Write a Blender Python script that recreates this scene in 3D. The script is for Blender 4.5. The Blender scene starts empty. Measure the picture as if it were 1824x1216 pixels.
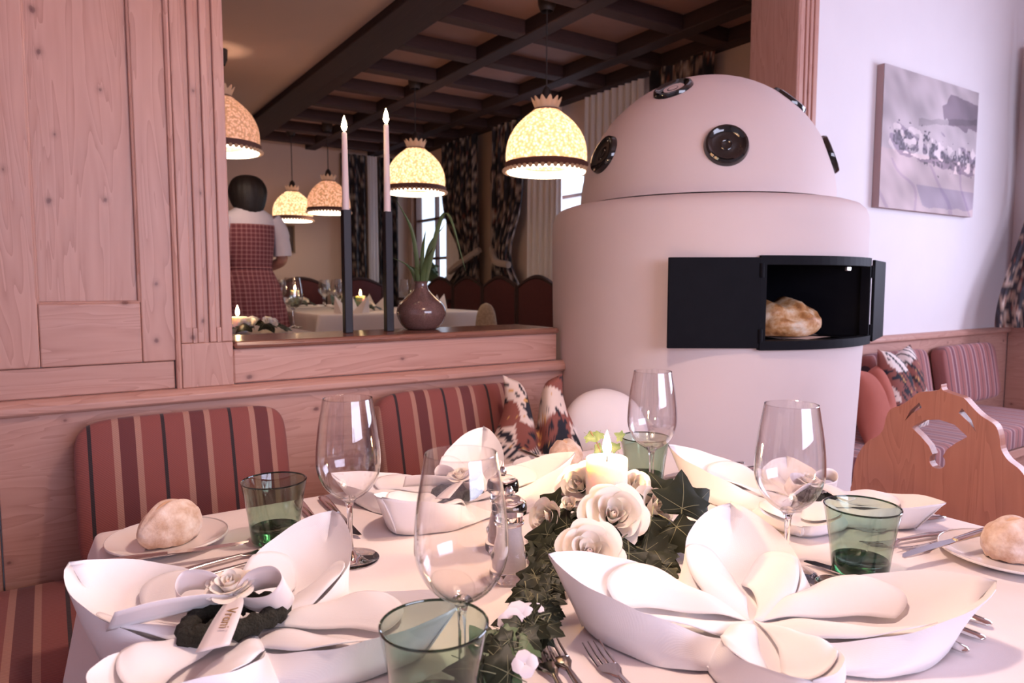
import bpy, bmesh, math, random
import numpy as np
from mathutils import Vector, Matrix, Euler
sc = bpy.context.scene
COL = sc.collection
pi, sin, cos, R = math.pi, math.sin, math.cos, math.radians
rnd = random.Random(7)

# ------------------------------------------------------------------ camera
F = 1250.0                                   # focal length in pixels of the 1824-wide frame
YAW, PITCH, CAM = R(33.5), math.atan((608 - 505) / F), Vector((0, 0, 1.136))
FW = Vector((sin(YAW) * cos(PITCH), cos(YAW) * cos(PITCH), -sin(PITCH)))
RT = Vector((cos(YAW), -sin(YAW), 0)); UPV = RT.cross(FW)
cd = bpy.data.cameras.new('camera'); co = bpy.data.objects.new('camera', cd); COL.objects.link(co)
cd.sensor_width = 36; cd.lens = 36 * F / 1824; cd.clip_start = .02
co.matrix_world = Matrix.Translation(CAM) @ Matrix((RT, UPV, -FW)).transposed().to_4x4()
cd.dof.use_dof = True; cd.dof.focus_distance = 1.05; cd.dof.aperture_fstop = 8.0
sc.camera = co
def ray(px, py): return FW + RT * ((px - 912) / F) + UPV * ((608 - py) / F)
def at(px, py, x=None, y=None, z=None, d=None):      # pixel direction met with a plane the thing touches
    r = ray(px, py)
    t = d if d is not None else (x / r.x if x is not None else (y / r.y if y is not None else (z - CAM.z) / r.z))
    return CAM + r * t

# ------------------------------------------------------------------ light
w = bpy.data.worlds.new('sky'); sc.world = w; w.use_nodes = True
w.node_tree.nodes['Background'].inputs[0].default_value = (.72, .82, 1, 1)
w.node_tree.nodes['Background'].inputs[1].default_value = 1.6
def area(name, loc, rot, sx, sy, power, col):
    l = bpy.data.lights.new(name, 'AREA'); l.shape = 'RECTANGLE'; l.size = sx; l.size_y = sy; l.energy = power; l.color = col
    o = bpy.data.objects.new(name, l); COL.objects.link(o); o.location = loc; o.rotation_euler = rot; return o
def point(name, loc, power, col, r=.03):
    l = bpy.data.lights.new(name, 'POINT'); l.energy = power; l.color = col; l.shadow_soft_size = r
    o = bpy.data.objects.new(name, l); COL.objects.link(o); o.location = loc; return o
area('daylight_right_window', (4.47, .15, 1.55), (0, R(90), 0), 1.15, 1.9, 47, (.74, .75, 1))
area('daylight_rear_window', (1.3, -2.58, 1.55), (R(90), 0, 0), 2.6, 1.2, 58, (.78, .76, 1))
area('daylight_back_room_window', (3.22, 3.75, 1.7), (0, R(90), 0), 1.1, 1.0, 10, (.75, .80, 1))
sc.view_settings.view_transform = 'Standard'; sc.view_settings.look = 'None'
sc.view_settings.exposure = .52; sc.view_settings.gamma = 1; sc.view_settings.use_curve_mapping = False
sc.cycles.use_denoising = True; sc.cycles.use_adaptive_sampling = True; sc.cycles.adaptive_threshold = .025
sc.cycles.max_bounces = 9; sc.cycles.transparent_max_bounces = 20; sc.cycles.transmission_bounces = 8
sc.cycles.sample_clamp_indirect = 6; sc.cycles.blur_glossy = .5
WARM = (1, .66, .46)

# ------------------------------------------------------------------ mesh helpers
class G:
    def __init__(s): s.v = []; s.f = []; s.m = []; s.c = None
    def add(s, vs, fs, mi=0):
        n = len(s.v); s.v += [tuple(p) for p in vs]; s.f += [tuple(i + n for i in q) for q in fs]; s.m += [mi] * len(fs); return s
    def box(s, x0, x1, y0, y1, z0, z1, mi=0):
        return s.add([(x0,y0,z0),(x1,y0,z0),(x1,y1,z0),(x0,y1,z0),(x0,y0,z1),(x1,y0,z1),(x1,y1,z1),(x0,y1,z1)],
                     [(0,3,2,1),(4,5,6,7),(0,1,5,4),(1,2,6,5),(2,3,7,6),(3,0,4,7)], mi)
    def lathe(s, prof, n=32, c=(0,0,0), mi=0, a0=0, a1=2*pi):
        full = abs(a1 - a0 - 2*pi) < 1e-6; k = n if full else n + 1
        vs = [(c[0] + r*cos(a0 + (a1-a0)*i/n), c[1] + r*sin(a0 + (a1-a0)*i/n), c[2] + z) for r, z in prof for i in range(k)]
        fs = [(j*k+i, j*k+(i+1) % k, (j+1)*k+(i+1) % k, (j+1)*k+i) for j in range(len(prof)-1) for i in range(n)]
        return s.add(vs, fs, mi)
    def tube(s, pts, rad, n=8, mi=0, cap=True):
        pts = [Vector(p) for p in pts]; k = len(pts); rad = [rad]*k if not hasattr(rad, '__len__') else rad
        vs = []; up = None
        for i, p in enumerate(pts):
            t = (pts[min(i+1, k-1)] - pts[max(i-1, 0)]).normalized()
            if up is None: up = t.orthogonal().normalized()
            up = (up - t*up.dot(t)).normalized(); b = t.cross(up)
            vs += [p + (up*cos(2*pi*j/n) + b*sin(2*pi*j/n))*rad[i] for j in range(n)]
        fs = [(i*n+j, i*n+(j+1) % n, (i+1)*n+(j+1) % n, (i+1)*n+j) for i in range(k-1) for j in range(n)]
        if cap: fs += [tuple(range(n))[::-1], tuple((k-1)*n+j for j in range(n))]
        return s.add(vs, fs, mi)
    def grid(s, fn, nu, nv, mi=0, wrap=False):
        vs = [fn(i/nu, j/nv) for i in range(nu+1) for j in range(nv if wrap else nv+1)]; k = nv if wrap else nv+1
        fs = [(i*k+j, (i+1)*k+j, (i+1)*k+(j+1) % k, i*k+(j+1) % k) for i in range(nu) for j in range(nv)]
        return s.add(vs, fs, mi)
    def sphere(s, c, r, nu=10, nv=14, mi=0):
        r = (r, r, r) if not hasattr(r, '__len__') else r
        return s.grid(lambda u, v: (c[0]+r[0]*sin(pi*u)*cos(2*pi*v), c[1]+r[1]*sin(pi*u)*sin(2*pi*v), c[2]+r[2]*cos(pi*u)), nu, nv, mi, True)
    def prism(s, pts, z0, z1, mi=0, f=lambda x, y, z: (x, y, z)):
        n = len(pts); vs = [f(x, y, z0) for x, y in pts] + [f(x, y, z1) for x, y in pts]
        return s.add(vs, [tuple(range(n))[::-1], tuple(range(n, 2*n))] + [(i, (i+1) % n, n+(i+1) % n, n+i) for i in range(n)], mi)
    def xf(s, m): s.v = [tuple(m @ Vector(p)) for p in s.v]; return s
    def mesh(s, name, mats, smooth=True, ang=40):
        me = bpy.data.meshes.new(name); me.from_pydata(s.v, [], s.f)
        for m in (mats if isinstance(mats, (list, tuple)) else [mats]): me.materials.append(m)
        me.polygons.foreach_set('material_index', s.m); me.validate()
        bm = bmesh.new(); bm.from_mesh(me); bmesh.ops.remove_doubles(bm, verts=bm.verts, dist=1e-6)
        bmesh.ops.recalc_face_normals(bm, faces=bm.faces); bm.to_mesh(me); bm.free()
        if smooth:
            me.polygons.foreach_set('use_smooth', [True]*len(me.polygons)); me.set_sharp_from_angle(angle=R(ang))
        me.update(); return me
    def build(s, name, mats, parent=None, smooth=True, bevel=0, solid=0, sub=0, ang=40, loc=None):
        o = bpy.data.objects.new(name, s.mesh(name, mats, smooth, ang)); COL.objects.link(o); o.parent = parent
        if loc is not None: o.location = loc
        if solid: md = o.modifiers.new('thick', 'SOLIDIFY'); md.thickness = solid; md.offset = 0
        if bevel: md = o.modifiers.new('bevel', 'BEVEL'); md.width = bevel; md.segments = 2; md.limit_method = 'ANGLE'
        if sub: md = o.modifiers.new('sub', 'SUBSURF'); md.levels = sub; md.render_levels = sub
        return o
def tag(o, label, cat, group=None):
    o['label'] = label; o['category'] = cat
    if group: o['group'] = group
    return o
def thing(name, label, cat, loc=(0,0,0), rz=0, group=None):
    o = bpy.data.objects.new(name, None); COL.objects.link(o); o.location = loc; o.rotation_euler = (0, 0, rz); o.empty_display_size = .05
    return tag(o, label, cat, group)
def struct(o): o['kind'] = 'structure'; return o
def dup(root, loc=None, rz=None, label=None, parent=None, first=True):
    r = root.copy(); COL.objects.link(r); r.parent = parent
    if first:
        if loc is not None: r.location = loc
        if rz is not None: r.rotation_euler = (0, 0, rz)
        if label: r['label'] = label
    for c in root.children: dup(c, parent=r, first=False)
    return r
def place(me, name, parent, m):
    o = bpy.data.objects.new(name, me); COL.objects.link(o); o.parent = parent; o.matrix_local = m; return o
def frame(loc, nrm, spin=0, s=1):
    z = Vector(nrm).normalized(); q = z.to_track_quat('Z', 'Y')
    return Matrix.Translation(loc) @ q.to_matrix().to_4x4() @ Matrix.Rotation(spin, 4, 'Z') @ Matrix.Scale(s, 4)
def lerp(a, b, t): return a + (b-a)*t
def spl(pts, n):                                     # Catmull-Rom through points
    P = [Vector(p) for p in pts]; P = [P[0]*2-P[1]] + P + [P[-1]*2-P[-2]]; out = []
    for i in range(1, len(P)-2):
        for k in range(n):
            t = k/n; a, b, c, d = P[i-1:i+3]
            out.append(.5*((2*b)+(c-a)*t+(2*a-5*b+4*c-d)*t*t+(3*b-a-3*c+d)*t**3))
    return out + [P[-2]]
def smooth01(x): x = max(0, min(1, x)); return x*x*(3-2*x)

# ------------------------------------------------------------------ material helpers
def mat(name, col=(.8,.8,.8), rough=.5, metal=0, **kw):
    m = bpy.data.materials.new(name); m.use_nodes = True; b = m.node_tree.nodes['Principled BSDF']
    b.inputs['Base Color'].default_value = (*col, 1); b.inputs['Roughness'].default_value = rough; b.inputs['Metallic'].default_value = metal
    for k, v in kw.items(): b.inputs[k.replace('_', ' ')].default_value = v
    return m
class N:                                             # tiny node-graph writer
    def __init__(s, m): s.t = m.node_tree; s.b = s.t.nodes.get('Principled BSDF')
    def n(s, ty, **kw):
        x = s.t.nodes.new(ty)
        for k, v in kw.items():
            if k in x.inputs.keys(): s.link(v, x.inputs[k])
            else: setattr(x, k, v)
        return x
    def link(s, v, inp):
        if isinstance(v, bpy.types.NodeSocket): s.t.links.new(v, inp)
        else: inp.default_value = v
    def math(s, op, a, b=0):
        x = s.t.nodes.new('ShaderNodeMath'); x.operation = op; s.link(a, x.inputs[0]); s.link(b, x.inputs[1]); return x.outputs[0]
    def obj(s, scale=(1,1,1), loc=(0,0,0), rot=(0,0,0)):
        c = s.t.nodes.new('ShaderNodeTexCoord'); p = s.t.nodes.new('ShaderNodeMapping'); s.t.links.new(c.outputs['Object'], p.inputs[0])
        p.inputs['Scale'].default_value = scale; p.inputs['Location'].default_value = loc; p.inputs['Rotation'].default_value = rot; return p.outputs[0]
    def noise(s, vec, scale, detail=3, rough=.5, dist=0):
        x = s.t.nodes.new('ShaderNodeTexNoise'); s.t.links.new(vec, x.inputs['Vector']); x.inputs['Scale'].default_value = scale
        x.inputs['Detail'].default_value = detail; x.inputs['Roughness'].default_value = rough; x.inputs['Distortion'].default_value = dist; return x.outputs[0]
    def ramp(s, fac, stops, const=False):
        x = s.t.nodes.new('ShaderNodeValToRGB'); s.t.links.new(fac, x.inputs[0]); e = x.color_ramp.elements
        if const: x.color_ramp.interpolation = 'CONSTANT'
        while len(e) < len(stops): e.new(.5)
        for q, (p, c) in zip(e, stops): q.position = p; q.color = (*c, 1) if len(c) == 3 else c
        return x.outputs[0]
    def mix(s, fac, a, b, mode='MIX'):
        x = s.t.nodes.new('ShaderNodeMix'); x.data_type = 'RGBA'; x.blend_type = mode
        s.link(fac, x.inputs[0])
        for v, i in ((a, 6), (b, 7)): s.link((*v, 1) if isinstance(v, tuple) and len(v) == 3 else v, x.inputs[i])
        return x.outputs[2]
    def col(s, c): s.link(c, s.b.inputs['Base Color']); return s
    def bump(s, h, strength=.3, dist=.01):
        x = s.t.nodes.new('ShaderNodeBump'); s.t.links.new(h, x.inputs['Height']); x.inputs['Strength'].default_value = strength; x.inputs['Distance'].default_value = dist
        s.t.links.new(x.outputs[0], s.b.inputs['Normal']); return s
    def sep(s, vec): x = s.t.nodes.new('ShaderNodeSeparateXYZ'); s.t.links.new(vec, x.inputs[0]); return x.outputs
def pine(name, axis='z', light=(.59,.335,.268), dark=(.42,.205,.158), knot=(.16,.06,.05), rough=.42, knots=True):
    m = mat(name, light, rough); g = N(m); inf = g.n('ShaderNodeObjectInfo').outputs['Random']
    sc_ = {'x': (.10,1,1), 'y': (1,.10,1), 'z': (1,1,.10)}[axis]
    v = g.obj(sc_); off = g.n('ShaderNodeVectorMath', operation='ADD'); g.t.links.new(v, off.inputs[0])
    cmb = g.n('ShaderNodeCombineXYZ'); k = g.math('MULTIPLY', inf, 3.7)
    for i in range(3): g.t.links.new(k, cmb.inputs[i])
    g.t.links.new(cmb.outputs[0], off.inputs[1]); v = off.outputs[0]
    a = g.noise(v, 14, 2, .5, 1.2); f = g.math('FRACT', g.math('MULTIPLY', a, 9)); b = g.noise(v, 160, 2)
    c = g.ramp(g.math('ADD', g.math('MULTIPLY', f, .7), g.math('MULTIPLY', b, .35)), [(.1, light), (.75, tuple(lerp(p, q, .45) for p, q in zip(light, dark))), (.98, dark)])
    big = g.noise(v, 2.5, 1); c = g.mix(g.math('MULTIPLY', big, .35), c, tuple(p*.82 for p in dark))
    if knots:
        so = g.sep(g.obj()); kc = g.n('ShaderNodeCombineXYZ'); pa, pb = {'x': (2, 0), 'y': (2, 1), 'z': (0, 2)}[axis]
        g.t.links.new(so[pa], kc.inputs[0]); g.t.links.new(g.math('ADD', g.math('MULTIPLY', so[pb], .75), .31), kc.inputs[1]); kv = kc.outputs[0]
        vo = g.n('ShaderNodeTexVoronoi', voronoi_dimensions='2D'); g.t.links.new(kv, vo.inputs['Vector']); vo.inputs['Scale'].default_value = 11
        rc = g.sep(vo.outputs['Color'])[0]
        dd = g.math('ADD', vo.outputs['Distance'], g.math('MULTIPLY', g.noise(kv, 70, 3), .09))
        dd = g.math('ADD', dd, g.math('MULTIPLY', g.math('GREATER_THAN', rc, .34), .5)); dd = g.math('ADD', dd, g.math('MULTIPLY', rc, .10))
        kf = g.ramp(dd, [(.0, (1,1,1)), (.05, (1,1,1)), (.095, (.75,.75,.75)), (.108, (.35,.35,.35)), (.15, (.12,.12,.12)), (.21, (0,0,0))])
        c = g.mix(kf, c, knot)
    g.col(c); g.bump(f, .06, .002); return m
def noisy(name, col, col2, scale=8, rough=.6, bump=0, bscale=60, **kw):
    m = mat(name, col, rough, **kw); g = N(m); v = g.obj(); g.col(g.mix(g.noise(v, scale, 4), col, col2))
    if bump: g.bump(g.noise(v, bscale, 3), bump, .004)
    return m
def vcol(name, rough=.85, bump=.15):
    m = mat(name, rough=rough); g = N(m); a = g.n('ShaderNodeAttribute'); a.attribute_name = 'print'; g.col(a.outputs['Color'])
    if bump: g.bump(g.noise(g.obj(), 500, 2), bump, .001)
    return m
def clear(name, tint=(1,1,1), ior=1.5, rough=0, edge=1.0):       # thin-walled glass: Fresnel reflection over tinted transparency
    m = bpy.data.materials.new(name); m.use_nodes = True; t = m.node_tree; t.nodes.clear(); g = N(m)
    o = g.n('ShaderNodeOutputMaterial'); mx = g.n('ShaderNodeMixShader'); tr = g.n('ShaderNodeBsdfTransparent'); gl = g.n('ShaderNodeBsdfGlossy')
    ge = g.n('ShaderNodeNewGeometry'); dt = g.n('ShaderNodeVectorMath', operation='DOT_PRODUCT'); t.links.new(ge.outputs['Incoming'], dt.inputs[0]); t.links.new(ge.outputs['Normal'], dt.inputs[1])
    f0 = ((ior-1)/(ior+1))**2; k5 = g.math('POWER', g.math('SUBTRACT', 1., g.math('ABSOLUTE', dt.outputs['Value'])), 4.); fr = g.math('ADD', f0, g.math('MULTIPLY', k5, 1-f0)); gl.inputs['Roughness'].default_value = rough
    tr.inputs[0].default_value = (*tint, 1)
    t.links.new(g.math('MINIMUM', g.math('MULTIPLY', fr, edge), .85), mx.inputs[0]); t.links.new(tr.outputs[0], mx.inputs[1]); t.links.new(gl.outputs[0], mx.inputs[2]); t.links.new(mx.outputs[0], o.inputs[0]); return m
def glow(name, col, strength, base=(.8,.8,.8)):
    m = mat(name, base, .6); b = m.node_tree.nodes['Principled BSDF']; b.inputs['Emission Color'].default_value = (*col, 1); b.inputs['Emission Strength'].default_value = strength; return m
def vn(x, y, seed=0):                                 # value noise for prints (numpy)
    x = np.asarray(x, float); y = np.asarray(y, float); xi = np.floor(x); yi = np.floor(y); fx = x-xi; fy = y-yi; fx = fx*fx*(3-2*fx); fy = fy*fy*(3-2*fy)
    h = lambda a, b: np.modf(np.abs(np.sin(a*127.1+b*311.7+seed*74.7)*43758.5453))[0]
    return (h(xi,yi)*(1-fx)+h(xi+1,yi)*fx)*(1-fy)+(h(xi,yi+1)*(1-fx)+h(xi+1,yi+1)*fx)*fy
def paint(o, cols):
    a = o.data.color_attributes.new('print', 'FLOAT_COLOR', 'POINT'); c = np.ones((len(o.data.vertices), 4)); c[:, :3] = cols; a.data.foreach_set('color', c.ravel())

PINE_V = pine('pine_upright', 'z'); PINE_H = pine('pine_lengthwise', 'x'); PINE_Y = pine('pine_across', 'y')
PLASTER = noisy('white_plaster', (.80,.76,.78), (.74,.70,.73), 5, .75, .08, 40)
STOVEW = noisy('stove_plaster', (.76,.645,.63), (.66,.555,.545), 3, .75, .5, 9)
BEIGE = noisy('beige_plaster', (.66,.47,.38), (.60,.43,.35), 4, .8)
BEAM = pine('dark_beam', 'x', (.06,.025,.023), (.035,.014,.013), (.02,.01,.01), .85, False)
COFFER = noisy('coffer_panel', (.30,.165,.145), (.22,.12,.105), 6, .8)
FLOORW = pine('floor_wood', 'x', (.30,.17,.12), (.20,.10,.07))
BLACKM = noisy('black_steel', (.003,.003,.0055), (.006,.006,.009), 30, .6, Specular_IOR_Level=.10)
CHROME = mat('polished_steel', (.62,.58,.57), .12, 1)
# ------------------------------------------------------------------ the room shell
YW, YB = 1.75, 1.96                                   # faces of the partition with the pass-through
SILLW = pine('sill_stained', 'x', (.30,.135,.095), (.20,.08,.055), (.08,.03,.02), .22)
struct(G().box(-2.3, 4.6, -2.7, YB, -.08, 0).build('floor', FLOORW, smooth=False))
struct(G().box(-1.4, 3.4, YB, 6.8, 0, .2).build('floor', FLOORW, smooth=False))
struct(G().box(-2.3, 4.6, -2.7, YB, 2.95, 3.05).build('ceiling', PINE_H, smooth=False))
struct(G().box(-2.3, -2.2, -2.7, YB, 0, 2.95).build('wall_left', PLASTER, smooth=False))
# rear wall with a wide window opening, right wall with a window opening
struct(G().box(-2.2, 0, -2.8, -2.7, 0, 2.95).box(2.6, 4.5, -2.8, -2.7, 0, 2.95).box(0, 2.6, -2.8, -2.7, 0, .95).box(0, 2.6, -2.8, -2.7, 2.15, 2.95).build('wall_rear', PLASTER, smooth=False))
wr = struct(G().box(4.5, 4.6, 1.1, 1.95, 0, 2.95).box(4.5, 4.6, -2.7, -.8, 0, 2.95).box(4.5, 4.6, -.8, 1.1, 0, .95).box(4.5, 4.6, -.8, 1.1, 2.15, 2.95).build('wall_right', PLASTER, smooth=False))
WFRAME = mat('window_frame_brown', (.16,.07,.05), .4); PANE = clear('window_pane', (.96,.98,1), 1.45)
def window(n, horiz, c, a0, a1, z0, z1, cols, rows, t=.05, m=WFRAME):
    B = lambda g, p0, p1, q0, q1, d: g.box(c-d, c+d, p0, p1, q0, q1) if horiz == 'y' else g.box(p0, p1, c-d, c+d, q0, q1)
    g = G(); B(g, a0, a0+t, z0, z1, .03); B(g, a1-t, a1, z0, z1, .03); B(g, a0, a1, z0, z0+t, .03); B(g, a0, a1, z1-t, z1, .03)
    o = struct(g.build('window_%d' % n, m, smooth=False))
    for i in range(1, cols): k = lerp(a0, a1, i/cols); B(G(), k-.012, k+.012, z0, z1, .02).build('muntin', m, o, False)
    for i in range(1, rows): k = lerp(z0, z1, i/rows); B(G(), a0, a1, k-.012, k+.012, .02).build('muntin', m, o, False)
    for i in range(cols):
        for j in range(rows): B(G(), lerp(a0, a1, i/cols), lerp(a0, a1, (i+1)/cols), lerp(z0, z1, j/rows), lerp(z0, z1, (j+1)/rows), .002).build('pane', PANE, o, False)
window(1, 'x', -2.75, 0, 2.6, .95, 2.15, 4, 2); window(2, 'y', 4.55, -.8, 1.1, .95, 2.15, 3, 2)
# the partition: wood-panelled at left, low below the pass-through, plastered at right
wb = struct(G().box(-2.2, .36, YW+.012, YB, 0, 2.95).box(.36, 1.33, YW+.012, YB, 0, .97).box(2.49, 4.5, YW, YB, 0, 2.95).box(.36, 2.49, YW, YB, 2.32, 2.95).build('wall_back', PLASTER, smooth=False))
def board(name, x0, x1, y0, y1, z0, z1, m, par=wb, bev=.003): return G().box(x0, x1, y0, y1, z0, z1).build(name, m, par, False, bev)
def bead(x0, x1, z0, z1, r=.006):                     # small moulding around the raised panel
    if x1-x0 > z1-z0: return G().tube([(x0, YW, (z0+z1)/2), (x1, YW, (z0+z1)/2)], r, 8).build('bead', PINE_H, wb)
    return G().tube([((x0+x1)/2, YW, z0), ((x0+x1)/2, YW, z1)], r, 8).build('bead', PINE_V, wb)
board('stile', -.62, -.017, YW-.006, YW+.012, .962, 2.9, PINE_V); board('stile', .172, .243, YW-.006, YW+.012, .962, 2.9, PINE_V)
board('rail', -.0165, .1715, YW-.006, YW+.012, .962, 1.094, PINE_H); board('panel', -.016, .171, YW+.006, YW+.012, 1.095, 2.9, PINE_V)
bead(-.022, -.012, 1.095, 2.9, .004); bead(.166, .176, 1.095, 2.9, .004); bead(-.017, .171, 1.091, 1.099, .004)
board('lower_rail', -2.2, .236, YW-.002, YW+.012, .898, .961, PINE_H); board('stile', -2.2, -.621, YW-.006, YW+.012, .962, 2.9, PINE_V)
def fluted(n, x0, x1, y0, yb, z0, z1, zf):
    wd = x1-x0; o = struct(G().box(x0, x1, y0+.008, yb, z0, z1).build('trim_%d' % n, PINE_V, smooth=False, bevel=.002))
    xs = [x0, x0+.012]; cuts = [.34, .55, .76]
    seg = [x0+.012] + [k for c in cuts for k in (x0+wd*c-.005, x0+wd*c+.005)] + [x1]
    for i in range(0, len(seg), 2): G().box(seg[i], seg[i+1], y0, y0+.009, zf, z1).build('flute_rib', PINE_V, o, False, .003)
    for k, c in enumerate(cuts):
        d = .035 if k != 1 else 0
        if d: G().box(x0+wd*c-.005, x0+wd*c+.005, y0, y0+.009, zf, zf+d).build('flute_stop', PINE_V, o, False, .001)
    G().box(x0+.012, x1, y0, y0+.009, z0, zf).build('foot_block', PINE_V, o, False, .002)
    G().tube([(x0+.006, y0+.006, z0), (x0+.006, y0+.006, z1)], .0065, 8).build('bead', PINE_V, o)
    return o
fluted(1, .238, .361, YW-.014, YB, .898, 2.9, 1.0)
fluted(2, 2.484, 2.616, YW-.016, YB, .92, 2.9, 1.0)
ap = struct(board('trim_3', .362, 1.322, YW-.006, YW+.012, .899, .982, PINE_H, None, .004)); ap['label'] = 'pine apron board below the pass-through sill'
sill = G().box(.362, 1.325, YW-.018, YB+.01, .982, 1.0).build('trim_4', [SILLW], None, False, .008); struct(sill)

# ------------------------------------------------------------------ benches
def moulding(x0, x1, par):
    prof = [(YW, .866), (1.722, .866), (1.716, .872), (1.716, .884), (1.722, .892), (1.731, .898), (YW, .898)]
    return G().prism(prof, x0, x1, 0, lambda a, b, c: (c, a, b)).build('rail_moulding', PINE_H, par, False, .002)
bench = thing('corner_bench', 'built-in pine bench with board back below the panelled wall', 'bench', (0,0,0))
moulding(-2.2, 1.345, bench)
G().box(-.098, 1.34, 1.735, 1.75, .3, .866).build('back_board', PINE_H, bench, False, .002)
G().box(-2.2, -.101, 1.735, 1.75, .3, .866).build('back_board', PINE_H, bench, False, .003)
G().box(-2.2, 1.22, 1.27, 1.735, .39, .43).build('seat_board', PINE_H, bench, False, .004)
G().box(-2.2, 1.2, 1.31, 1.335, 0, .39).build('front_panel', PINE_H, bench, False, .003)
bench2 = thing('corner_bench', 'built-in pine bench running under the snow landscape painting', 'bench', (0,0,0))
moulding(2.30, 4.5, bench2)
G().box(2.3, 4.47, 1.735, 1.75, .3, .866).build('back_board', PINE_H, bench2, False, .002)
G().box(2.3, 4.47, 1.27, 1.735, .39, .43).build('seat_board', PINE_H, bench2, False, .004)
G().box(2.3, 3.95, 1.31, 1.335, 0, .39).build('front_panel', PINE_H, bench2, False, .003)
G().box(4.475, 4.49, 1.262, 1.735, .3, .9).build('back_board', PINE_Y, bench2, False, .002)
bench3 = thing('corner_bench', 'pine bench along the window wall beside the patterned curtain', 'bench', (0,0,0))
G().box(4.475, 4.49, -.9, 1.255, .3, .9).build('back_board', PINE_Y, bench3, False, .002)
G().box(4.0, 4.475, -.9, 1.255, .39, .43).build('seat_board', PINE_Y, bench3, False, .004)
G().box(4.04, 4.06, -.9, 1.255, 0, .39).build('front_panel', PINE_Y, bench3, False, .003)

# striped upholstery
def stripes(name, period=.136, off=0., axis=0, cols=None, weave=True):
    m = mat(name, (.3,.1,.08), .9, Sheen_Weight=.15); g = N(m); x = g.sep(g.obj())[axis]
    RU, MA, BE, BK = cols or ((.265,.075,.064), (.14,.036,.037), (.43,.225,.17), (.018,.016,.02))
    f = g.math('FRACT', g.math('ADD', g.math('DIVIDE', x, period), off))
    c = g.ramp(f, [(0, BE), (.085, MA), (.30, BE), (.385, RU), (.665, BK), (.715, RU), (.995, BE)], True)
    if weave:
        wv = g.n('ShaderNodeTexWave', wave_type='BANDS', bands_direction='DIAGONAL'); g.t.links.new(g.obj((1,1,1)), wv.inputs[0]); wv.inputs['Scale'].default_value = 130
        c = g.mix(g.math('MULTIPLY', wv.outputs[0], .30), c, (.10,.03,.03)); g.bump(wv.outputs[0], .25, .001)
    g.col(c); return m
ST1 = stripes('striped_upholstery', off=.05); ST2 = stripes('striped_upholstery_fine', .1, .2, 0, ((.36,.13,.12), (.20,.07,.09), (.50,.30,.30), (.06,.04,.06)))
def cushion(sx, sy, sz, e=4.5, puff=.25, n=18):       # rounded slab centred at the origin
    def sgn(v): return math.copysign(1, v)
    def f(u, v):
        th = -pi/2 + pi*u; ph = 2*pi*v
        a = lambda t, k: sgn(t)*abs(t)**k
        c, s = cos(th), sin(th); k = 2/e
        x = a(c, k)*a(cos(ph), k); y = a(c, k)*a(sin(ph), k); z = a(s, k)
        return (x*sx/2, z*sy/2*(1+puff*(1-x*x)*(1-y*y)), y*sz/2)
    return G().grid(f, n, 4*n, 0, True)
def slab(name, label, cat, c, size, tilt, m, grp, e=7, puff=.2):
    o = cushion(*size, e, puff).build(name, m, None, True, ang=80); o.location = c; o.rotation_euler = (tilt, 0, 0); return tag(o, label, cat, grp)
slab('back_cushion', 'striped rust back cushion behind the bread plate', 'cushion', (.243, 1.652, .697), (.425, .085, .318), R(-14), ST1, 'striped back cushions')
slab('back_cushion', 'striped rust back cushion beside the printed alpine pillow', 'cushion', (.918, 1.652, .697), (.47, .085, .318), R(-14), ST1, 'striped back cushions')
slab('back_cushion', 'striped rust back cushion partly behind the printed pillow right of the stove', 'cushion', (3.2, 1.668, .688), (.5, .08, .29), R(-10), ST2, 'striped back cushions')
slab('back_cushion', 'striped rust back cushion below the painting near the window corner', 'cushion', (3.86, 1.668, .688), (.56, .08, .29), R(-10), ST2, 'striped back cushions')
def seatc(label, x0, x1, y0, y1, m, z=.48):
    o = cushion(x1-x0, y1-y0, .1, 9, 0).build('seat_cushion', m, None, True, ang=80); o.location = ((x0+x1)/2, (y0+y1)/2, z); 
    # cushion() has thickness along local y and depth along local z: lay it down
    o.data.transform(Matrix(((1,0,0,0),(0,0,1,0),(0,1,0,0),(0,0,0,1)))); o.data.transform(Matrix.Diagonal((1,(y1-y0)/.1,.1/(y1-y0),1)))
    o.data.flip_normals(); return tag(o, label, 'cushion', 'striped seat cushions')
seatc('striped rust seat cushion on the bench left of the table', -.72, .56, 1.26, 1.70, ST1); seatc('striped rust seat cushion on the bench under the printed pillow', .57, 1.2, 1.26, 1.70, ST1)
seatc('striped rust seat cushion on the bench under the painting', 2.35, 3.97, 1.26, 1.68, ST2)
ST3 = stripes('striped_upholstery_across', .1, .2, 1, ((.36,.13,.12), (.20,.07,.09), (.50,.30,.30), (.06,.04,.06)))
seatc('striped rust seat cushion on the bench along the window wall', 4.0, 4.45, .1, 1.24, ST3)
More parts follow.
